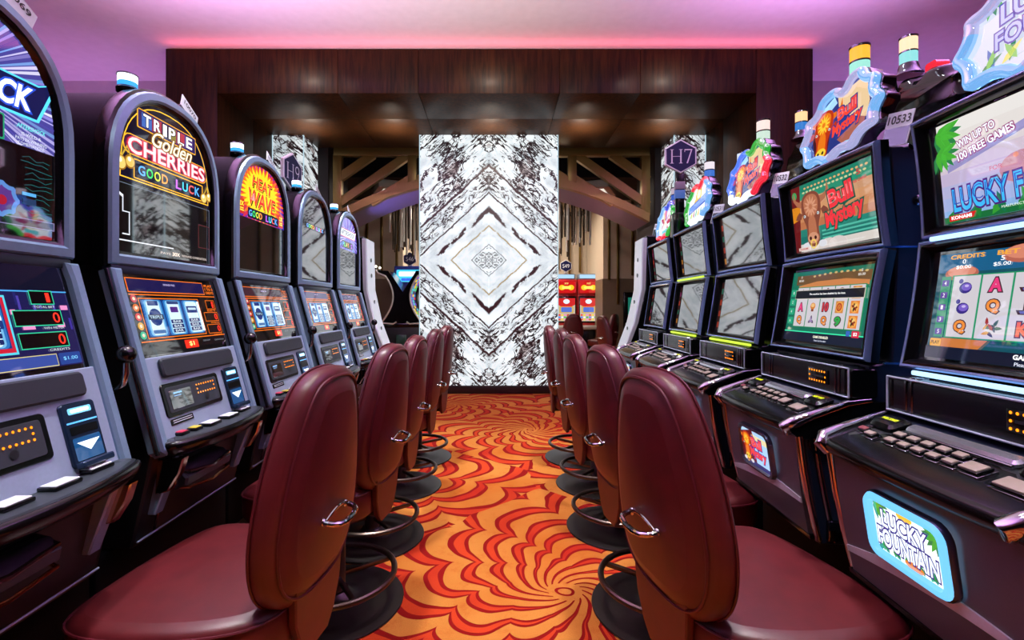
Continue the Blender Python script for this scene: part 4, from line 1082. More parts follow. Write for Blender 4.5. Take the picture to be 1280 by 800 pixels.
def bullhead(a, cu, cv, s, k, pal):
    d, m, l = pal
    for q in (-1, 1):
        P = [(q*.30, .22), (q*.52, .30), (q*.66, .46), (q*.62, .66), (q*.56, .46), (q*.44, .40), (q*.26, .40)]
        a.poly([(cu + x*s, cv + y*s) for x, y in P], glow(m, .9), k); leaf(a, cu + q*.34*s, cv + .10*s, PI/2 + q*-1.9, .30*s, .09*s, glow(d, .85), k)
    a.poly([(cu + x*s, cv + y*s) for x, y in chaikin([(-.36, .40), (-.18, .56), (.18, .56), (.36, .40), (.36, .05), (.20, -.25), (.24, -.52), (.14, -.70), (-.14, -.70), (-.24, -.52), (-.20, -.25), (-.36, .05)], 2)], glow(d, .9), k + 1)
    a.poly([(cu + x*s, cv + y*s) for x, y in chaikin([(-.28, .38), (-.12, .50), (.12, .50), (.28, .38), (.24, .10), (.10, -.02), (-.10, -.02), (-.24, .10)], 2)], glow(m, 1.0), k + 2)
    for i in range(12):
        t = 2*PI*i/12; leaf(a, cu + .05*s*math.cos(t), cv + .22*s + .05*s*math.sin(t), t, .20*s, .028*s, glow(l, 1.0), k + 3)
    a.poly([(cu + x*s, cv + y*s) for x, y in chaikin([(-.12, .02), (.12, .02), (.16, -.38), (.12, -.55), (-.12, -.55), (-.16, -.38)], 2)], glow(m, 1.0), k + 3)
    a.disc(cu, cv - .50*s, .20*s, glow(l, .95), k + 4, 16, .13*s)
    for q in (-1, 1): a.disc(cu + q*.09*s, cv - .50*s, .045*s, glow('#3a1410', .8), k + 5, 8); a.disc(cu + q*.25*s, cv + .03*s, .035*s, glow('#dff0f0', 1.0), k + 4, 8); a.disc(cu + q*.25*s, cv + .03*s, .018*s, glow('#1a2a38', .8), k + 5, 8)
    a.ring(circ(.11*s, 16, cu, cv - .64*s), .03*s, glow('#e8c858', 1.1), k + 6)
    for q in (-1, 1): a.disc(cu + q*.30*s, cv - .66*s, .14*s, glow('#e8e8f0', .9), k, 12, .08*s)
def bulltext(a, cu, cv, w, k, hx='#e0303a', ex='#0f5a4a', rot=.14):
    a.text('Bull', cu - w*.06, cv + w*.26, w*.66, w*.34, glow(hx, 1.2), k + 1, .04, .0, rot, .95, glow(ex, .9), .075); a.text('Mystery', cu, cv - w*.12, w*1.05, w*.38, glow(hx, 1.2), k + 4, .035, .1, rot, .95, glow(ex, .9), .075)
    a.text('Bull', cu - w*.06, cv + w*.27, w*.64, w*.18, glow('#ff9aa0', 1.1), k + 6, -.03, .0, rot, .95)
def top_bull(mb):
    a = scr(mb, TM, TL)
    for i, c in enumerate(['#e8e0d8', '#1f7a70', '#2a8a7a', '#c87a50', '#d89060', '#e0a070', '#d8a078', '#2a9a78', '#1f8a70']): a.rect(-SW, SW, -SH + 2*SH*i/9, -SH + 2*SH*(i + 1)/9, glow(c, .85), 1)
    for j in range(3): a.rect(-.05, SW, -.095 + .014*j, -.089 + .014*j, glow('#58c8b0', .85), 2)
    for i in range(16): a.disc(-.14 + .022*i, .096, .008, glow('#d8d8a0', .9), 2, 8, .004); a.disc(-.13 + .022*i, .111, .007, glow('#e8b878', .9), 2, 8, .004)
    a.poly([(-SW, SH), (-SW, -SH), (-.19, -SH), (-.16, SH)], glow('#7a1c20', .75), 2); a.poly([(-SW, .05), (-.17, .05), (-.17, .0), (-SW, -.01)], glow('#e89020', .9), 3); a.disc(-.20, .095, .016, glow('#3aa860', .9), 3, 10)
    for u in (-.13, -.02, .03): a.disc(u, -.118, .05, glow('#e8dcd8', .85), 2, 14, .025)
    bullhead(a, -.10, .000, .165, 4, ('#8a4a38', '#b87050', '#d89878'))
    bulltext(a, .085, -.005, .19, 12)
    for t, v in (('5', .095), ('FREE GAMES', .07)): a.text(t, .165, v, .018 if t == '5' else .07, .018 if t == '5' else .010, glow('#c82a38', 1.0), 8, .02, 0, .08)
    a.rr(-.165, -.118, .07, .012, .002, glow('#f0d8d0', .9), 6); a.text('KONAMI', -.165, -.118, .05, .007, glow('#b83038', .9), 7, .02); a.text('MALFUNCTION VOIDS ALL PAYS AND PLAYS', .06, -.118, .20, .005, glow('#f0f0f0', .9), 7)
def low_bull(mb):
    a = scr(mb, BM, BL)
    a.rect(-SW, SW, -SH - .006, SH + .006, glow('#147a62', .85), 1); a.rect(-.19, SW - .006, .082, .118, glow('#7a5a3a', .8), 2); a.poly([(-.17, .062), (.21, .070), (.21, .085), (.1, .095), (-.06, .092), (-.17, .078)], glow('#d88a50', .9), 3)
    for i in range(10): a.disc(-.08 + .03*i, .112 + .008*math.sin(i*.3), .008, glow('#d8b878', .9), 3, 8, .004)
    for t, u, v, w in (('0', -.16, .112, .006), ('$0.00', -.16, .098, .03), ('5', .17, .118, .006), ('$5.00', .17, .104, .032)): a.text(t, u, v, w, .009, glow('#f4f0e8', 1.1), 4)
    grid(a, [['star', 'bowl', 'A', 'Q', 'sun'], ['A', 'bowl', '10', 'sun', 'rose'], ['Q', 'star', 'Q', '9', 'rose']], -.172, .200, -.078, .070, 4, '#1f8a5a')
    a.rect(-.176, .204, .026, .060, glow('#d8d0c0', .9), 12); a.rect(-.174, .202, .028, .058, glow('#12202c', .8), 13); a.text('The machine has been disabled by the host.', .014, .043, .20, .009, glow('#ffffff', 1.2), 14, .01)
    for j in range(4): a.rect(-.212, -.180, -.07 + .036*j, -.044 + .036*j, glow('#2ab88a', .8), 5); a.text('6 4 2 8'[j*2], -.196, -.057 + .036*j, .006, .011, glow('#ffffff', 1.0), 6)
    a.rect(-SW, SW, -SH - .006, -.100, glow('#12203a', .8), 5); a.rect(-SW, SW, -.100, -.096, glow('#3af0b0', 1.0), 6)
    a.rr(.185, -.093, .034, .022, .002, glow('#d82a4a', 1.0), 7); a.text('$2', .185, -.093, .018, .012, glow('#ffffff', 1.2), 8, .02); a.rr(.150, -.092, .018, .018, .002, glow('#3a6ac8', .9), 7)
    a.text('GAME DISABLED', .01, -.113, .085, .009, glow('#f0f0d8', 1.2), 6, .02); a.text('Please Call Attendant', .01, -.126, .068, .006, glow('#e8ecff', 1.1), 6)
def scr_off(M, L, seed, side='#3a1c18'):
    def f(mb):
        a = scr(mb, M, L); a.rect(-SW, SW, -SH - .004, SH + .004, glow('#1c2022', .5), 1); a.rect(-SW, -.19, -SH, SH, glow(side, .7), 2)
        rr = random.Random(seed)
        for j in range(4): v = -.10 + .06*j; a.rr(-.205, v, .022, .03, .003, glow(rr.choice(['#a83a28', '#b87a28', '#2a6a58', '#7a2a58']), .7), 3)
    return f
def belly_island(mb):
    a = sign_art(mb); a.poly(rrect(.190, .120, .022, 5), glow('#f4fdff', 1.35), 0)
    palm(a, -.088, .056, .045, 2, rng=(-80, 10)); palm(a, .088, .05, .045, 2, flip=-1, rng=(-80, 10))
    for i in range(12): leaf(a, -.09 + .016*i, -.058, math.radians(40 + (i*47) % 100), .026, .006, glow(('#1a8a4a', '#2aa83a')[i % 2], .9), 2)
    a.disc(.0, .05, .022, glow('#f8c838', 1.1), 1, 14, .010); a.disc(.012, -.052, .026, glow('#f08a28', 1.0), 3, 14, .009)
    a.text('LUCKY', -.004, .023, .125, .040, glow('#eaf4ff', 1.5), 6, .02, 0, -.03, 1, glow('#2a2a88', 1.0), .07); a.text('FOUNTAIN', .0, -.022, .165, .043, glow('#e4f0ff', 1.5), 9, .02, 0, -.03, 1, glow('#2a2a88', 1.0), .07)
def belly_bull(mb):
    a = sign_art(mb); a.poly(rrect(.198, .128, .024, 5), glow('#a8d0f8', 1.1), 0); a.poly([(-.102, .045), (-.01, .068), (.0, -.068), (-.08, -.068), (-.102, -.045)], glow('#6a1a20', .9), 1)
    a.rect(-.02, .102, .03, .05, glow('#f0e0a0', 1.0), 1); a.poly([(-.1, -.05), (.1, -.05), (.08, -.068), (-.08, -.068)], glow('#28387a', .9), 2)
    bullhead(a, -.058, .004, .085, 3, ('#c83a18', '#f07a1c', '#ffd040')); bulltext(a, .034, .0, .105, 12, '#f04038', '#2a2a9a', .0)
# plaques on top ------------------------------------------------------------
WAVY = chaikin([(-.12, .92), (.08, .70), (.22, .98), (.50, 1.0), (.60, .72), (.86, .62), (.80, .30), (1.0, .10), (.84, -.18), (.92, -.48), (.58, -.52), (.46, -.82), (.10, -.70), (-.14, -1.0), (-.42, -.72), (-.78, -.82), (-.80, -.42), (-1.0, -.20), (-.82, .12), (-.88, .46), (-.58, .50), (-.48, .84)], 2)
def plaque_pts(w, h): return [(x*w/2, y*h/2) for x, y in WAVY]
PM, _ = plane_M((-.040, 0, 1.80), (-.075, 0, 2.11))
def t_body(mb):
    o = plaque_pts(.44, .31); pr = lambda i, z: [tuple(PM @ Vector((a, b, z))) for a, b in inset(o, i)]
    mb.loft([pr(.03, -.075), pr(.004, -.055), pr(0, -.012), pr(.010, -.004)], DCHROME(), True, True, True)
    mb.box(-.15, -.06, -.06, .06, 1.78, 1.90, GLOSSBLK(), .006)
    mb.box(-.17, -.09, -.06, .06, 1.98, 2.078, GLOSSBLK(), .01)
def t_border(cols):
    def f(mb):
        o = inset(plaque_pts(.44, .31), .014); n = len(o); mm = []
        for i in range(n):
            t = i / n; c = [c for lim, c in cols if t <= lim][0]; mm.append(c)
        mb.tube([tuple(PM @ Vector((a, b, .004))) for a, b in o], .0155, mm, 10, True)
    return f
def t_art(mb): 
    a = Art(mb, PM @ Vector((0, 0, -.001)), (0, 1, 0), PM.to_3x3() @ Vector((0, 1, 0)))
    return a, inset(plaque_pts(.44, .31), .024)
def art_bull(mb):
    a, r = t_art(mb); a.poly(r, glow('#2a3a8a', .9), 1); a.poly([(-.02, .10), (.12, .12), (.15, .02), (.14, -.03), (.0, .03)], glow('#f0d0a0', 1.0), 2); a.poly([(-.14, .07), (-.04, .11), (-.02, .08), (-.13, .03)], glow('#a8d8f8', 1.1), 2)
    a.poly([(.0, -.06), (.14, -.01), (.13, -.07), (.04, -.09)], glow('#b86a58', .9), 2); a.disc(.05, -.10, .05, glow('#a8d0f0', 1.0), 3, 12, .02); a.poly([(-.16, .02), (-.04, .02), (-.05, -.10), (-.12, -.10)], glow('#4a1420', .9), 2)
    bullhead(a, -.085, -.010, .15, 4, ('#c8380f', '#f07a14', '#ffd83a')); bulltext(a, .055, -.005, .145, 12, '#e8402a', '#1f3a8a', .16)
def art_island(mb):
    a, r = t_art(mb); a.poly(r, glow('#e4ecfa', .85), 1); a.disc(.08, .06, .06, glow('#f8b028', 1.1), 2, 18); a.disc(.08, .06, .04, glow('#f8d860', 1.2), 3, 18)
    palm(a, -.13, .09, .05, 3, rng=(-120, 0))
    for i in range(16): leaf(a, -.14 + .018*i, -.09, math.radians(30 + (i*41) % 110), .06, .008, glow(('#1f8a3a', '#7ac83a', '#2a6ab8', '#e8e060')[i % 4], .95), 3 + i % 2)
    a.disc(.04, -.03, .04, glow('#e88a28', 1.0), 5, 14, .02); a.text('LUCKY', .0, .045, .20, .05, glow('#a8b0f0', 1.2), 8, .02, 0, .12, 1, glow('#2a2a98', 1.0), .07); a.text('FOUNTAIN', .02, -.015, .25, .045, glow('#a8b0f0', 1.2), 11, .02, 0, .12, 1, glow('#2a2a98', 1.0), .07)
def art_sunny(mb):
    a, r = t_art(mb); a.poly(r, glow('#f2f8ff', 1.15), 1); a.disc(-.0, .06, .05, glow('#f0b838', 1.1), 2, 14); a.disc(.0, .065, .03, glow('#fdf0c0', 1.2), 3, 14); a.disc(-.01, .02, .06, glow('#f0d068', 1.0), 2, 14, .03)
    for i in range(10): leaf(a, -.11 + .024*i, -.085, math.radians(60 + (i*37) % 60), .06, .010, glow(('#2aa83a', '#f0e038', '#f08a28', '#2a7ad8')[i % 4], 1.0), 3)
    a.poly([(-.15, .0), (.14, .05), (.14, -.01), (-.15, -.05)], glow('#3a5ac8', 1.0), 5); a.poly([(-.14, -.005), (.13, .042), (.13, .0), (-.14, -.042)], glow('#7aa0f0', 1.1), 6)
def art_crimson(mb):
    a, r = t_art(mb); a.poly(r, glow('#d8e0f0', 1.1), 1); a.disc(0, .0, .09, glow('#f4f4ff', 1.2), 2, 16, .08); a.disc(-.02, .07, .03, glow('#d8305a', 1.0), 3, 12, .05)
    for i in range(9): leaf(a, .02*math.cos(i), .0, i*.7, .12, .02, glow(('#c82a58', '#e8b8c8', '#6a5ac8', '#f0d0a0')[i % 4], .95), 3 + i % 2)
    a.disc(0, -.03, .05, glow('#f0ece0', 1.1), 5, 12, .03); a.poly([(-.06, -.06), (.06, -.05), (.06, -.09), (-.06, -.09)], glow('#58c8d8', 1.0), 5)
LB = glow('#7ab8f8', .95); LV_ = glow('#b4b6ea', .85); GRN = glow('#2fae3a', 1.0); REDL = glow('#e8283a', 1.15); BLU = glow('#4a7af0', 1.1); WHT = glow('#e8f2ff', 1.3); DBL = glow('#2a4ad0', 1.1)  # LB and LV_ glow to imitate bright chrome on the plaque borders
def lampset(a_, b_):
    def f(mb):
        C = Matrix.Translation((-.13, .0, 2.10))
        mb.lathe([(.001, 0), (.034, 0), (.035, .010), (.031, .020), (.031, .026), (.001, .026)], DCHROME(), 20, C)
        mb.lathe([(.001, .026), (.030, .026), (.030, .066), (.001, .066)], a_, 20, C); mb.lathe([(.001, .066), (.031, .066), (.031, .072), (.001, .072)], DCHROME(), 20, C)
        mb.lathe([(.001, .072), (.030, .072), (.030, .118), (.001, .118)], b_, 20, C); mb.lathe([(.001, .118), (.032, .118), (.032, .126), (.001, .127)], DCHROME(), 20, C)
    return f
def r_numplate(txt):
    def f(mb):
        T = Matrix.Translation((-.075, .225, 1.79)) @ Matrix.Rotation(math.radians(-14), 4, 'Y') @ Matrix.Rotation(math.radians(25), 4, 'Z')
        mb.box(-.0015, .0015, -.036, .036, 0, .118, mat('#c8ccd0', .4, name='number_plate_white'), 0, T); mb.box(.0016, .0022, -.033, .033, .008, .066, mat('#5a6a6e', .15, .6), 0, T)
        a = Art(mb, T @ Vector((.0022, 0, .092)), T.to_3x3() @ Vector((0, 1, 0)), T.to_3x3() @ Vector((0, 0, 1))); a.text(txt, 0, 0, .062, .028, mat('#101010', .5), 1, .02)
        mb.box(-.03, .012, -.05, .05, -.012, .004, DCHROME(), .003, T)
    return f
def r_strip(col, z, d, w=.46):
    def f(mb): mb.prism(rrect(.012, .012, .004, 3, d, z), -w/2, w/2, col, 'y', None, .003)
    return f
ICE = glow('#a8d4ff', 1.9, False); LIME = glow('#c8e838', 1.3, False); PALE = glow('#c6d6f0', 1.3, False)
BTAN = mat('#8f8076', .35, 0, 0, 60, name='button_tan'); BRD = mat('#7a3a40', .3, name='button_dull_red')
RIGHT = [
 dict(y=1.04, top=top_island, low=low_island, belly=belly_island, lit=True, art=art_island, bord=[(.25, LB), (.55, LV_), (.8, LB), (1, LV_)], lamps=('#9fe8e0', '#ffd9a0'), num='10534', strip=(ICE, ICE),
      label='square-screen slot machine with fountain pictures and a glowing cyan belly sign'),
 dict(y=1.717, top=top_bull, low=low_bull, belly=belly_bull, lit=False, art=art_bull, bord=[(.12, LV_), (.35, LB), (.55, LV_), (.75, LB), (.9, LV_), (1, LB)], lamps=('#9fe8d8', '#ffb030'), num='10533', strip=(None, None),
      label='square-screen slot machine with a brown bull head on its lit upper screen'),
 dict(y=2.396, top=scr_off(TM, TL, 1), low=scr_off(BM, BL, 2), belly=belly_bull, lit=False, art=art_bull, bord=[(.26, GRN), (.48, REDL), (.7, WHT), (1, BLU)], lamps=('#c8e0d0', '#f0d0c8'), num='10532', strip=(None, LIME),
      label='square-screen slot machine with dull screens under a bull plaque edged green, red and white'),
 dict(y=3.075, top=scr_off(TM, TL, 3), low=scr_off(BM, BL, 4), belly=belly_bull, lit=False, art=art_sunny, bord=[(.14, REDL), (.45, LB), (.62, WHT), (.92, GRN), (1, REDL)], lamps=('#3a70c8', '#d8d0d8'), num='10531', strip=(LIME, LIME),
      label='square-screen slot machine topped by a white plaque with a yellow sun and green edge'),
 dict(y=3.755, top=scr_off(TM, TL, 5, '#5a1420'), low=scr_off(BM, BL, 6), belly=belly_bull, lit=False, art=art_crimson, bord=[(.18, DBL), (.48, GRN), (.68, REDL), (1, LB)], lamps=('#2a58b8', '#a898a8'), num='10530', strip=(None, None),
      label='square-screen slot machine topped by a crimson and blue plaque below the navy H7 sign'),
]
def make_right(c):
    t = thing('slot_machine', c['label'], 'slot machine', row_loc(c['y']), RZ, 'square-screen machines with plaques on top')
    P = lambda n, k, f, p=t, **kw: part(n, k, f, p, **kw)
    P('stand', 'r_stand', r_stand); P('cabinet', 'r_cab', r_cab)
    f1 = P('screen_bezel', 'r_f1', r_frame(TM, TL), smooth=50); f2 = P('screen_bezel', 'r_f2', r_frame(BM, BL), smooth=50)
    P('upper_screen', 'rt%s' % c['num'], c['top'], f1); P('lower_screen', 'rl%s' % c['num'], c['low'], f2)
    cb = P('console_box', 'r_con', r_console); P('card_reader', 'r_read', r_reader, cb)
    dk = P('button_deck', 'r_deck', r_deck, smooth=50); P('button_panel', 'r_panel', r_top, dk)
    sp = []
    for i in range(5): sp += [(-.115 + .040*i, .012, .032, .022, BTAN), (-.105 + .040*i, -.020, .032, .022, BTAN)]
    sp += [(-.205, -.012, .030, .020, BRD), (-.168, -.022, .032, .022, BTAN), (.100, -.012, .046, .036, BTAN), (.190, -.022, .062, .040, BTAN)]
    for i, (u, v, w, h, m_) in enumerate(sp):
        b = part('button', 'r_b%d' % i, r_btn(w, h, m_), dk); p = DM @ Vector((u, v, .004))
        b.location = p; b.rotation_euler = (0, math.atan2(RDK_HI[2]-RDK_LO[2], RDK_LO[0]-RDK_HI[0]), 0)
    P('belly_panel', 'r_belly', r_belly); [P('side_rail', 'r_rail%d' % q, r_sidetrim(q), smooth=60) for q in (-1, 1)]
    sg = P('belly_sign', 'r_sg%d' % c['lit'], r_signframe(c['lit']), smooth=50); P('sign_picture', 'bs' + c['belly'].__name__, c['belly'], sg)
    tp = P('plaque', 't_body', t_body, smooth=50); P('plaque_border', 'tb' + c['num'], t_border(c['bord']), tp, smooth=60); P('plaque_picture', 'ta' + c['art'].__name__, c['art'], tp)
    P('candle_light', 'cl' + c['num'], lampset(glow(c['lamps'][0], 1.1, False), glow(c['lamps'][1], 1.3, False)))
    P('number_plate', 'np' + c['num'], r_numplate(c['num']))
    if c['strip'][0]: P('light_strip', 's0' + c['num'], r_strip(c['strip'][0], 1.477, -.006))
    if c['strip'][1]: P('light_strip', 's1' + c['num'], r_strip(c['strip'][1], 1.125, .040))
    if c['y'] < 2: P('side_light', 'sl', lambda mb: mb.box(-.035, -.012, BWD - .002, BWD + .003, 1.445, 1.452, ICE), t)
    return t
for c in RIGHT: make_right(c)

# machines of the next bank, backs turned to this one: dark cabinets, the rear of their plaques showing above
def q_cab(mb):
    mb.box(-.29, .28, -.27, .27, .001, 1.76, BLUBLK(), .008)
def q_plaque(mb):
    o = [(x*.21, .155*y) for x, y in WAVY]; pr = lambda i, z: [(z - .05, a, 2.08 + b) for a, b in inset(o, i)]
    mb.loft([pr(.03, -.10), pr(.012, -.085), pr(0, -.03), pr(0, .02)], GLOSSBLK())
    mb.box(-.16, .0, -.12, .12, 1.755, 2.03, GLOSSBLK(), .015)
def q_red(mb): mb.prism(rrect(.05, .05, .01, 3, -.04, 2.21), -.13, -.08, REDL, 'x')
def q_lamp(m1, m2):
    def f(mb):
        C = Matrix.Translation((-.11, .09, 2.265))
        mb.lathe([(.001, -.02), (.05, -.02), (.036, 0), (.035, .012), (.031, .026), (.001, .026)], DCHROME(), 20, C); mb.lathe([(.001, .026), (.030, .026), (.030, .070), (.001, .070)], m1, 20, C)
        mb.lathe([(.001, .07), (.031, .07), (.031, .076), (.001, .076)], DCHROME(), 20, C); mb.lathe([(.001, .076), (.030, .076), (.030, .128), (.001, .128)], m2, 20, C); mb.lathe([(.001, .128), (.032, .128), (.032, .136), (.001, .137)], DCHROME(), 20, C)
    return f
for y, hx, label in ((1.87, ('#8fe0e0', '#ffd8b0'), 'black-backed machine of the next bank with a cream and aqua candle'),
                 (2.62, ('#2a78c8', '#ffc890'), 'black-backed machine of the next bank with a blue and amber candle'),
                 (3.35, ('#3a70c8', '#c8d0e0'), 'black-backed machine of the next bank hidden behind the green-edged bull plaque')):
    x, yy, _ = row_loc(y, -.62)
    t = thing('slot_machine', label, 'slot machine', (x, yy, 0), -math.atan(TOE), 'machines of the bank behind')
    part('cabinet', 'q_cab', q_cab, t); q = part('plaque', 'q_pl', q_plaque, t, smooth=50); part('plaque_lamp', 'q_red', q_red, q)
    part('candle_light', 'ql%s' % hx[0], q_lamp(glow(hx[0], 1.1, False), glow(hx[1], 1.3, False)), t)

# pale polished end cabinets closing the two banks
def end_cab(face):
    def f(mb):
        P = [(-.42, .001), (.02, .001), (.06, .60), (.16, .90), (.05, 1.15), (-.02, 1.45), (-.03, 1.92), (-.42, 1.92)]
        mb.prism(P, -.10, .16, GLOSSBLK(), 'y', None, .01)
    return f
def end_face(mb):
    A = [(.185, .86), (.075, 1.16), (.012, 1.45), (.0, 1.90)]
    rings = [[(d, -.12, z), (d + .01, -.11, z), (d + .01, .15, z), (d, .16, z), (d - .03, .16, z), (d - .03, -.12, z)] for d, z in A]
    mb.loft(rings, mat('#dfe7ec', .2, .45, .02, 20, name='polished_end_plate'))
def end_holes(mb):
    for z, d in ((1.72, .005), (1.58, .009), (1.34, .036), (1.10, .098)):
        mb.lathe([(.001, 0), (.018, 0), (.018, .004), (.001, .004)], GLOSSBLK(), 14, Matrix.Translation((d + .010, .02, z)) @ Matrix.Rotation(PI/2, 4, 'Y'))
t = thing('end_cabinet', 'slim black cabinet with a pale polished front, after the violet-marquee machine', 'cabinet', (XF, 4.36, 0), 0)
part('body', 'e_b', end_cab(0), t); pl = part('front_plate', 'e_f', end_face, t); part('bolt_cover', 'e_h', end_holes, pl)
t = thing('end_cabinet', 'slim black cabinet with a pale polished front, below the small white number card', 'cabinet', row_loc(4.36), RZ)
part('body', 'e_b', end_cab(0), t); pl = part('front_plate', 'e_f', end_face, t); part('bolt_cover', 'e_h', end_holes, pl)
part('number_plate', 'np10529', r_numplate('10529'), t, loc=(-.05, -.17, .135))
# ------------------------------------------------------------------ navy hexagon signs
NAVY = mat('#12174a', .4, .2, name='navy_enamel'); SLV = mat('#e4e6ee', .4, .1, name='sign_silver')
def serif_H(a, cu, cv, h, m, k):
    w = h*.86; t = h*.10; s = h*.035
    for q in (-1, 1):
        a.rect(cu + q*w*.36 - t/2, cu + q*w*.36 + t/2, cv - h/2, cv + h/2, m, k)
        for e in (-1, 1): a.rect(cu + q*w*.36 - t*1.25, cu + q*w*.36 + t*1.25, cv + e*(h/2 - s/2) - s/2, cv + e*(h/2 - s/2) + s/2, m, k)
    a.rect(cu - w*.36, cu + w*.36, cv - s/2, cv + s/2, m, k)
def serif_7(a, cu, cv, h, m, k):
    a.rect(cu - h*.26, cu + h*.28, cv + h*.42, cv + h*.5, m, k); a.rect(cu - h*.26, cu - h*.22, cv + h*.30, cv + h*.42, m, k)
    a.poly([(cu + h*.28, cv + h*.46), (cu + h*.20, cv + h*.46), (cu - h*.12, cv - h*.5), (cu - h*.02, cv - h*.5)], m, k)
def serif_9(a, cu, cv, h, m, k):
    a.ring(circ(h*.25, 20, cu, cv + h*.24, h*.26), h*.07, m, k); P = []
    for i in range(7): t = i/6; P.append((cu + h*.25 - h*.38*t*t, cv + h*.24 - h*.74*t))
    Q = [(x - h*.075*(1 - i/9), y + .01*h) for i, (x, y) in enumerate(P)]
    for i in range(6): a.poly([P[i], P[i+1], Q[i+1], Q[i]], m, k)
def hex_sign(name, label, loc, rz, size, chars, pole, zc, wide=.5):
    t = thing(name, label, 'sign', loc, rz, 'navy hexagon bank signs')
    r = size
    hexp = [(0, r), (.90*r, .48*r), (.90*r, -.48*r), (0, -r), (-.90*r, -.48*r), (-.90*r, .48*r)]
    def f(mb):
        pr = lambda i, y: [(a, y, zc + b) for a, b in inset(hexp, i)]
        mb.loft([pr(0, .010), pr(0, -.006), pr(.004, -.010), pr(.010, -.010)], SLV, True, True, False); mb.loft([pr(.010, -.010), pr(.012, -.0085)], NAVY, True, False, True)
        a = Art(mb, (0, -.0095, zc), (1, 0, 0), (0, 0, 1))
        if chars == 'H7': serif_H(a, -r*.25, 0, r*.82, SLV, 1); serif_7(a, r*.42, 0, r*.82, SLV, 1)
        elif chars == 'H9': serif_H(a, -r*.25, 0, r*.82, SLV, 1); serif_9(a, r*.42, 0, r*.82, SLV, 1)
        else: a.text(chars, 0, 0, r*1.1, r*.62, SLV, 1)
    mb = MB(); f(mb); mb.build('sign_plate', t)
    mb = MB(); pole(mb); mb.build('sign_pole', t)
    return t
bx, by, _ = row_loc(3.415, -.06)
hex_sign('bank_sign', 'navy hexagon sign lettered H7 on a post above the plaque machines', (bx, by, 0), math.radians(-4), .122, 'H7',
         lambda mb: (mb.box(-.030, .030, .004, .034, 1.95, 2.30, GLOSSBLK(), .004), mb.box(-.034, .034, .0, .036, 2.07, 2.13, glow('#4a6ab8', .8, False), .002), mb.box(-.034, .034, .0, .036, 2.135, 2.19, mat('#8f8796', .4), .002), mb.box(-.06, .06, -.05, .05, 1.787, 1.96, GLOSSBLK(), .006)), 2.365)
hex_sign('bank_sign', 'navy hexagon sign lettered H9 seen edgeways above the lever machines', (XF - .16, 3.10, 0), math.radians(84), .125, 'H9',
         lambda mb: mb.box(-.022, .022, .008, .030, 2.03, 2.12, GLOSSBLK(), .004), 2.165)

# ------------------------------------------------------------------ lattice arch beyond the marble
GOLD = mat('#8a6f3e', .34, .55, .15, 120, name='bronze_gold'); SOFF = mat('#6b5f7c', .45, 0, .05, 60, name='arch_soffit')
AY0, AY1 = 7.95, 8.95
def archz(x):   # underside height of the arch at x
    t = (x + .10) / 2.62
    return 3.42 - .72 * t * t if abs(t) < 1 else 2.70
t = thing('lattice_arch', 'wide bronze lattice arch with diagonal braces spanning behind the marble panel', 'arch', (-.1, AY0, 0))
OFF = Matrix.Translation((.1, -AY0, 0))
xs = [-2.72 + 5.24*k/40 for k in range(41)]
mb = MB(OFF); mb.loft([[(x, AY0, archz(x) + .14), (x, AY0, archz(x)), (x, AY0 + .12, archz(x)), (x, AY0 + .12, archz(x) + .14)] for x in xs], GOLD); mb.build('lower_chord', t)
mb = MB(OFF); mb.loft([[(x, AY0 + .121, archz(x) + .05), (x, AY0 + .121, archz(x)), (x, AY1, archz(x)), (x, AY1, archz(x) + .05)] for x in xs], SOFF); mb.build('soffit_panel', t)
mb = MB(OFF); mb.box(-2.72, 2.52, AY0, AY0 + .12, 3.80, 3.93, GOLD, .004); mb.build('top_beam', t)
for x in (-2.66, -1.42, 1.24, 2.46):
    mb = MB(OFF); mb.box(x - .07, x + .07, AY0 + .001, AY0 + .121, archz(x) + .08, 3.82, GOLD, .004); mb.build('post', t)
def brace(x0, z0, x1, z1, w=.135):
    mb = MB(OFF); d = Vector((x1 - x0, z1 - z0)).normalized(); n = Vector((-d.y, d.x)) * (w/2)
    mb.prism([(x0 + n.x, z0 + n.y), (x0 - n.x, z0 - n.y), (x1 - n.x, z1 - n.y), (x1 + n.x, z1 + n.y)], AY0 + .012, AY0 + .10, GOLD, 'y'); mb.build('brace', t)
for s, c in ((-1, -.09), (1, -.09)):
    X = lambda q: c + s*q
    brace(X(2.60), 3.40, X(1.98), 3.83); brace(X(2.60), 2.98, X(1.38), 3.83); brace(X(2.02), 3.02, X(1.36), 3.42)
    brace(X(1.32), 3.35, X(.55), 3.83); brace(X(.75), 3.40, X(.35), 3.60)

mb = MB(); mb.box(-3.38, -2.80, 7.92, 8.98, .001, 5.1, DKW); struct('wall_passage_left', mb)
mb = MB(); mb.box(2.60, 3.12, 7.92, 8.98, .001, 5.1, DKW); struct('wall_passage_right', mb)
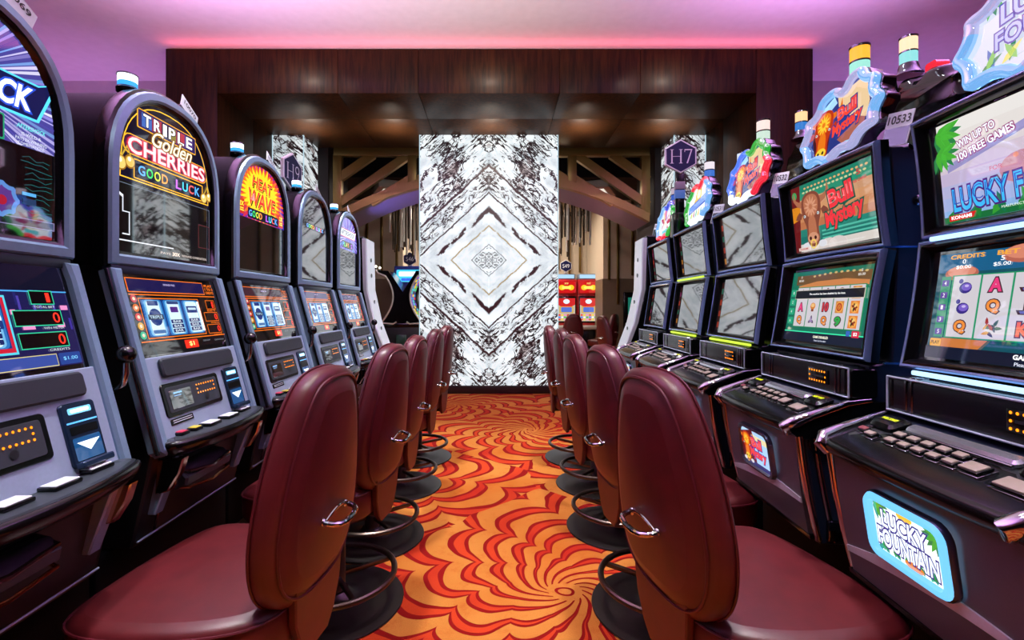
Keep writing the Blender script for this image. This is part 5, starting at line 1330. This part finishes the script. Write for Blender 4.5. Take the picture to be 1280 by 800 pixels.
# ------------------------------------------------------------------ the hall beyond
BEIGE = mat('#c9b8a2', .7, 0, .05, 60, name='beige_panel'); TAUPE = mat('#6f5c49', .6, 0, .05, 60, name='taupe_panel'); BRASS = mat('#8a713f', .3, .9, .1, 90, name='aged_brass')
mb = MB(); mb.box(-7, 7, 12.9, 13.1, 1.96, 5.2, BEIGE); mb.box(-7, 7, 12.85, 13.1, 0, 1.955, TAUPE); struct('wall_back', mb)
mb = MB(); mb.box(2.40, 6.9, 10.9, 12.84, 1.93, 5.0, BEIGE); mb.box(2.38, 6.9, 10.88, 12.84, 0.001, 1.925, TAUPE); struct('trim_2', mb)
mb = MB(); mb.box(-6.9, -2.15, 10.9, 12.84, 1.93, 5.0, BEIGE); mb.box(-6.9, -2.13, 10.88, 12.84, 0.001, 1.925, TAUPE); struct('trim_3', mb)
CE2 = mat('#1d1a1c', .8, name='dark_hall_ceiling')
mb = MB(); mb.box(-7, 7, 9.05, 13.2, 3.72, 3.82, CE2); mb.box(-7, 7, 9.0, 9.05, 3.72, 5.2, CE2); struct('ceiling_hall', mb)
for i, (x, y, w, l, rz, lab) in enumerate([(-2.1, 9.6, .35, .9, .4, 'pale ceiling coffer glimpsed through the lattice on the lever-machine side'), (1.95, 9.6, .35, .9, -.4, 'pale ceiling coffer glimpsed through the lattice on the plaque-machine side')]):
    t = thing('ceiling_coffer', lab, 'ceiling panel', (x, y, 3.719), rz); mb = MB(); mb.box(-w, w, -l/2, l/2, -.16, 0, mat('#d8d4cc', .6, name='coffer_white'), .03); mb.build('coffer', t)
    mb = MB(); mb.box(-w + .12, w - .12, -l/2 + .12, l/2 - .12, -.17, -.161, glow('#fff4e2', .9, False)); mb.build('diffuser', t)
rr = random.Random(21)
k = 4
for x, y, z0, z1 in [(-2.28, 10.86, 1.7, 3.9), (-2.62, 10.86, 2.0, 4.2), (-2.95, 10.86, 1.9, 3.8), (-1.95, 12.84, 1.6, 4.0), (-1.72, 12.84, 1.9, 4.6), (-1.45, 12.84, 1.5, 4.4),
                     (1.35, 12.84, 2.1, 4.0), (1.62, 12.84, 2.3, 3.6), (1.92, 12.84, 2.0, 4.2), (2.20, 12.84, 2.2, 3.1), (2.52, 10.86, 1.9, 4.0), (2.72, 10.86, 1.35, 3.2), (3.05, 10.86, 2.0, 3.9)]:
    mb = MB(); mb.box(x - .028, x + .028, y - .03, y + .012, z0, z1, BRASS, .006); struct('trim_%d' % k, mb); k += 1

def chandelier(x, y, label):
    t = thing('chandelier', label, 'chandelier', (x, y, 3.40)); q = random.Random(int(x*10))
    mb = MB(); mb.lathe([(.001, 0), (.62, 0), (.62, .05), (.001, .06)], BRASS, 32); mb.lathe([(.001, .06), (.03, .06), (.03, .315), (.001, .315)], BRASS, 10); mb.build('canopy', t)
    cr = [mat('#e8e4da', .12, .1, name='crystal_rod'), mat('#57483a', .2, .6, name='bronze_rod')]
    for i in range(44):
        a = i*2.399; r = .58*math.sqrt((i + .5)/44); L = q.uniform(.55, .95)*(1.0 if r > .3 else 1.2)
        m = MB(); m.lathe([(.001, -L), (.020, -L + .01), (.022, -.01), (.001, -.001)], cr[i % 2], 8); o = m.build('crystal_rod', t, loc=(r*math.cos(a), r*math.sin(a), 0))
    return t
chandelier(-1.72, 10.1, 'cluster of hanging crystal rods beyond the lattice above the curved black machines')
chandelier(1.42, 10.1, 'cluster of hanging crystal rods beyond the lattice above the red machines')

# curved black pair of machines
WTUBE = mat('#d8d8d0', .3, .4, name='white_edge_tube')
def hour(s):   # profile x(z) of the concave face
    return [(s*(.40 - .235*math.sin(PI*min(1, max(0, (z - .98)/1.02)))**.9 + (.10 if z > 1.9 else 0)), z) for z in [.98 + 1.02*k/18 for k in range(19)]]
t = thing('curved_slot_machine', 'black hourglass-shaped double machine with white edge tubes and bulbs, partly behind the marble panel', 'slot machine', (-1.86, 9.3, 0))
mb = MB(); L_, R_ = hour(-1), hour(1); mb.prism(L_ + [(-.26, 1.99), (-.16, 1.86), (.02, 1.58), (.20, 1.86), (.28, 1.99)] + R_[::-1], 0, .62, GLOSSBLK(), 'y'); mb.build('body', t, 50)
mb = MB(); mb.box(-.42, .42, .02, .60, .001, .90, BLACK(), .01); mb.box(-.46, .46, -.02, .62, .90, .975, GLOSSBLK(), .02); mb.box(-.10, .10, -.03, .02, .45, .75, mat('#20463a', .3), .01); mb.build('pedestal', t)
for s, P in ((-1, L_), (1, R_)):
    mb = MB(); mb.tube([(x, -.008, z) for x, z in P] , .018, WTUBE, 8); mb.tube([(s*.40, -.008, .98), (s*.16, -.01, .96), (s*.10, -.01, 1.0)], .016, WTUBE, 8); mb.build('edge_tube', t, 60)
    mb = MB()
    for y in (.08, .40): mb.tube([(s*.50, y, 1.98), (s*.52, y, 2.06)], .014, DCHROME(), 8); mb.ball((s*.52, y, 2.08), .026, glow('#fff0d8', 3.0, False), 10)
    mb.build('bulb', t, 60)
mb = MB()
for i in range(2, 16):
    z0, z1 = R_[i][1], R_[i+1][1]
    for j in range(3): mb.add([(R_[i][0] + .006, .06 + .17*j, z0), (R_[i][0] + .006, .21 + .17*j, z0), (R_[i+1][0] + .006, .21 + .17*j, z1 - .006), (R_[i+1][0] + .006, .06 + .17*j, z1 - .006)], [(0, 1, 2, 3)], glow(rr.choice(['#3a8ad8', '#28c0d0', '#d83a58', '#e8c838', '#6a4ad0', '#3ac878', '#20306a']), 1.0))
mb.build('curved_screen', t)
# small blue-topped machine behind, with its sign
def blue_m(mb): mb.box(-.30, .30, 0, .5, .001, 1.9, GLOSSBLK(), .02)
t = thing('slot_machine', 'slot machine with a bright blue lit header below the S46 sign', 'slot machine', (-1.90, 10.25, 0)); part('cabinet', 'bm', blue_m, t)
mb = MB(); mb.prism([(-.34, 1.70), (.34, 1.70), (.30, 2.16), (-.30, 2.16)], -.04, .2, mat('#3a4ab0', .3, .3), 'y', None, .02); a = Art(mb, (0, -.042, 1.93), (1, 0, 0), (0, 0, 1)); a.rr(0, .02, .50, .26, .03, glow('#4ad0f0', 1.2), 1)
a.rr(0, .06, .40, .10, .02, glow('#e8fbff', 1.5), 2); a.rr(0, -.06, .3, .06, .02, glow('#3a6ae8', 1.2), 2); mb.build('lit_header', t)
hex_sign('bank_sign', 'small navy hexagon sign lettered S46 above the blue lit header', (-1.87, 10.23, 0), 0, .15, 'S46', lambda mb: mb.box(-.05, .05, .012, .06, 2.16, 2.20, SLV, .01), 2.31)

# the red machines and chairs at the far side
RED = mat('#c01c20', .3, .1, name='red_cabinet')
def red_machine(x, label):
    t = thing('slot_machine', label, 'slot machine', (x, 11.7, 0), 0, 'red machines in the far hall')
    part('cabinet', 'rm_c', lambda mb: (mb.box(-.27, .27, 0, .5, .001, .75, GLOSSBLK(), .01), mb.box(-.265, .265, .04, .5, .75, 1.96, RED, .015), mb.box(-.27, .27, -.16, .06, .74, .84, mat('#b8b0a8', .3, .4), .02)), t)
    def hd(mb):
        mb.box(-.25, .25, .0, .06, 1.60, 1.94, RED, .012); a = Art(mb, (0, -.001, 1.77), (1, 0, 0), (0, 0, 1)); a.rr(0, 0, .44, .27, .02, glow('#d81818', 1.0), 1)
        for u in (-.11, .11): a.disc(u, -.01, .075, glow('#f0c020', 1.3), 2, 14, .065)
        a.rr(0, -.01, .22, .07, .02, glow('#f8e060', 1.3), 3); a.text('777', 0, .085, .1, .04, glow('#ffe880', 1.2), 2, .03)
    part('header', 'rm_h', hd, t)
    def sc(mb):
        mb.box(-.24, .24, .01, .06, .90, 1.55, GLOSSBLK(), .012); a = Art(mb, (0, .009, 1.22), (1, 0, 0), (0, 0, 1)); a.rect(-.21, .21, -.28, .28, glow('#d8c8b0', .9), 1)
        a.poly([(-.21, .28), (.21, .28), (.21, .12), (.1, .06), (-.1, .06), (-.21, .12)], glow('#d82828', 1.0), 2); a.disc(0, .2, .08, glow('#e8ecf8', 1.1), 3, 10, .06); a.rr(0, .0, .26, .12, .02, glow('#5a78d8', 1.0), 3); a.frame(-.17, .17, -.08, .08, .03, glow('#d8b050', 1.0), 2)
        for i in range(6):
            for j in range(3): a.rr(-.17 + .068*i, -.13 - .055*j, .052, .042, .01, glow(['#e83a3a', '#38b858', '#f0d040', '#4a80e0', '#e890c0', '#f4f0e8'][(i*2 + j*3) % 6], 1.1), 3)
    part('screen', 'rm_s', sc, t); part('header_lamp', 'rm_l', lambda mb: (mb.box(-.24, .24, .1, .4, 1.97, 2.10, mat('#8fa0b0', .3, .4), .01), mb.box(-.20, .20, .09, .1, 1.99, 2.08, glow('#a8d0f0', 1.2, False))), t)
red_machine(1.68, 'red slot machine below the S49 sign, its edge cut by the marble panel'); red_machine(2.24 - .02, 'red slot machine with lit screen farthest from the marble panel in the far hall')
hex_sign('bank_sign', 'small navy hexagon sign lettered S49 above the red machines', (1.66, 11.66, 0), 0, .15, 'S49', lambda mb: mb.box(-.04, .04, .012, .05, 2.101, 2.20, SLV, .01), 2.28)
GF = 'maroon chairs in the far hall'
make_chair(1.66, 10.75, PI/2, 'small distant maroon chair with its back to us, before the red machines', GF)
make_chair(2.34, 10.55, PI/2 + .9, 'distant maroon chair turned aside before the red machines', GF)
make_chair(2.98, 9.35, PI/2 - .5, 'distant maroon chair beside the dark high table', GF)
make_chair(2.1, 8.6, .3, 'maroon chair half hidden behind the pale polished end cabinet', GF)
t = thing('high_table', 'dark high table with a slim top in the far hall beside the taupe wall', 'table', (3.3, 10.25, 0))
mb = MB(); mb.prism(rrect(1.0, .6, .05, 4), .90, .94, mat('#4a3428', .3), 'z', None, .008); mb.build('tabletop', t)
for sx in (-.38, .38):
    for sy in (-.2, .2): mb = MB(); mb.box(sx - .03, sx + .03, sy - .03, sy + .03, .001, .90, mat('#3a241c', .4), .004); mb.build('leg', t)
t = thing('wall_screen', 'dark upright screen with a green glow beside the taupe wall', 'screen', (2.98, 10.82, 0)); mb = MB(); mb.box(-.14, .30, 0, .055, .70, 1.62, GLOSSBLK(), .02); a = Art(mb, (.08, -.001, 1.2), (1, 0, 0), (0, 0, 1)); a.rect(-.12, .17, -.3, .3, glow('#1f7a68', .8), 1); mb.build('screen_panel', t)

# ------------------------------------------------------------------ light
def area(name, loc, rot, sx, sy, col, power, spread=180):
    l = bpy.data.lights.new(name, 'AREA'); l.shape = 'RECTANGLE'; l.size = sx; l.size_y = sy; l.color = col; l.energy = power; l.spread = math.radians(spread)
    o = bpy.data.objects.new(name, l); COL.objects.link(o); o.location = loc; o.rotation_euler = rot; return o
def spot(name, loc, target, col, power, ang=60, blend=.6, r=.05):
    l = bpy.data.lights.new(name, 'SPOT'); l.color = col; l.energy = power; l.spot_size = math.radians(ang); l.spot_blend = blend; l.shadow_soft_size = r
    o = bpy.data.objects.new(name, l); COL.objects.link(o); o.location = loc
    o.rotation_euler = (Vector(target) - Vector(loc)).to_track_quat('-Z', 'Y').to_euler(); return o
WARM = (1, .84, .68); NEUT = (1, .95, .92)
# ceiling downlights over the aisle and the machine rows, then added fill spots
for y in (.2, 1.9, 3.6, 5.0): spot('aisle_downlight', (0, y, 4.34), (0, y, 0), WARM, 175, 54, .7, .10)
for y in (.4, 2.2, 4.0):
    spot('row_downlight', (-.75, y, 4.34), (-1.05, y, .6), (.92, .94, 1), 520, 42, .8, .10); spot('row_downlight', (.75, y, 4.34), (1.05, y, .6), (.92, .94, 1), 490, 42, .8, .10)
    spot('face_fill', (.55, y + .3, 4.34), (-1.2, y + .3, 1.3), (.74, .87, 1), 130, 46, .8, .10); spot('face_fill', (-.55, y + .3, 4.34), (1.2, y + .3, 1.3), (.74, .87, 1), 120, 46, .8, .10)  # second pair: added cool fill to brighten the machine fronts, no fixture
spot('room_fill', (0, -1.6, 4.2), (0, 5.0, 2.6), (1, .95, .90), 170, 70, .8, .15)  # added fill from behind the camera for portal, signs and plaques
# coloured cove uplighters hidden behind the machine banks
for y in (.8, 3.0): area('cove_uplight', (-3.1, y, 2.3), (PI, math.radians(12), 0), .4, 2.0, (.82, .38, .95), 108, 100); area('cove_uplight', (3.4, y, 2.3), (PI, math.radians(-12), 0), .4, 2.0, (.78, .36, .95), 122, 100)
area('cove_uplight', (-5.4, 5.95, 1.6), (PI/2 + .3, 0, 0), 2.0, .4, (.72, .32, 1.0), 95); area('cove_uplight', (5.2, 5.95, 1.6), (PI/2 + .3, 0, 0), 2.0, .4, (.60, .28, 1.0), 75)
area('portal_strip', (-.1, 5.66, 4.28), (PI + math.radians(25), 0, 0), 7.6, .05, (1.0, .14, .22), 9)
area('white_ceiling_fill', (-.8, 3.6, 2.3), (PI, 0, 0), 3.0, 2.4, (1, .84, .88), 66, 150)  # added fill floating unseen over the aisle, whitens the ceiling centre
# walnut portal wall-washers and hall lights
for x in (-2.4, -.1, 2.1): spot('portal_downlight', (x, 4.3, 4.36), (x, 5.9, 3.5), WARM, 60, 60, .7, .04)
for x in (-3.0, 2.8): spot('reveal_downlight', (x, 6.45, 3.84), (x + (-.3 if x < 0 else .3), 6.4, 2.0), WARM, 20, 80, .8, .03)
for x in (-1.9, 1.9): spot('hall_downlight', (x, 9.3, 3.66), (x, 11.8, 1.5), (1, .86, .72), 1500, 100, .7, .1)
for x in (-2.7, -1.5, -.1, 1.2, 2.4): area('reveal_uplight', (x, 6.85, 3.40), (PI, 0, 0), .2, .2, WARM, 7, 120)
area('gap_blue_fill', (1.36, 1.335, 1.40), (-PI/2, 0, 0), .03, .8, (.10, .32, 1.0), 2.2, 150)  # added unseen blue fill standing in for spill from the light strips
area('hall_fill', (0, 10.6, 3.66), (0, 0, 0), 3, 2, (1, .88, .74), 260)
spot('arch_wash', (-2.0, 7.8, 1.9), (-1.6, 8.5, 3.2), (.35, .3, 1.0), 110, 60, .7, .05); spot('arch_wash', (2.0, 7.8, 1.9), (1.6, 8.5, 3.2), (1.0, .40, .35), 26, 60, .7, .05)
w = bpy.data.worlds.new('world'); SC.world = w; w.use_nodes = True; w.node_tree.nodes['Background'].inputs[0].default_value = (.05, .045, .06, 1); w.node_tree.nodes['Background'].inputs[1].default_value = .3
vs = SC.view_settings; vs.view_transform = 'Standard'; vs.look = 'None'; vs.gamma = 1; vs.use_curve_mapping = False; vs.exposure = 0
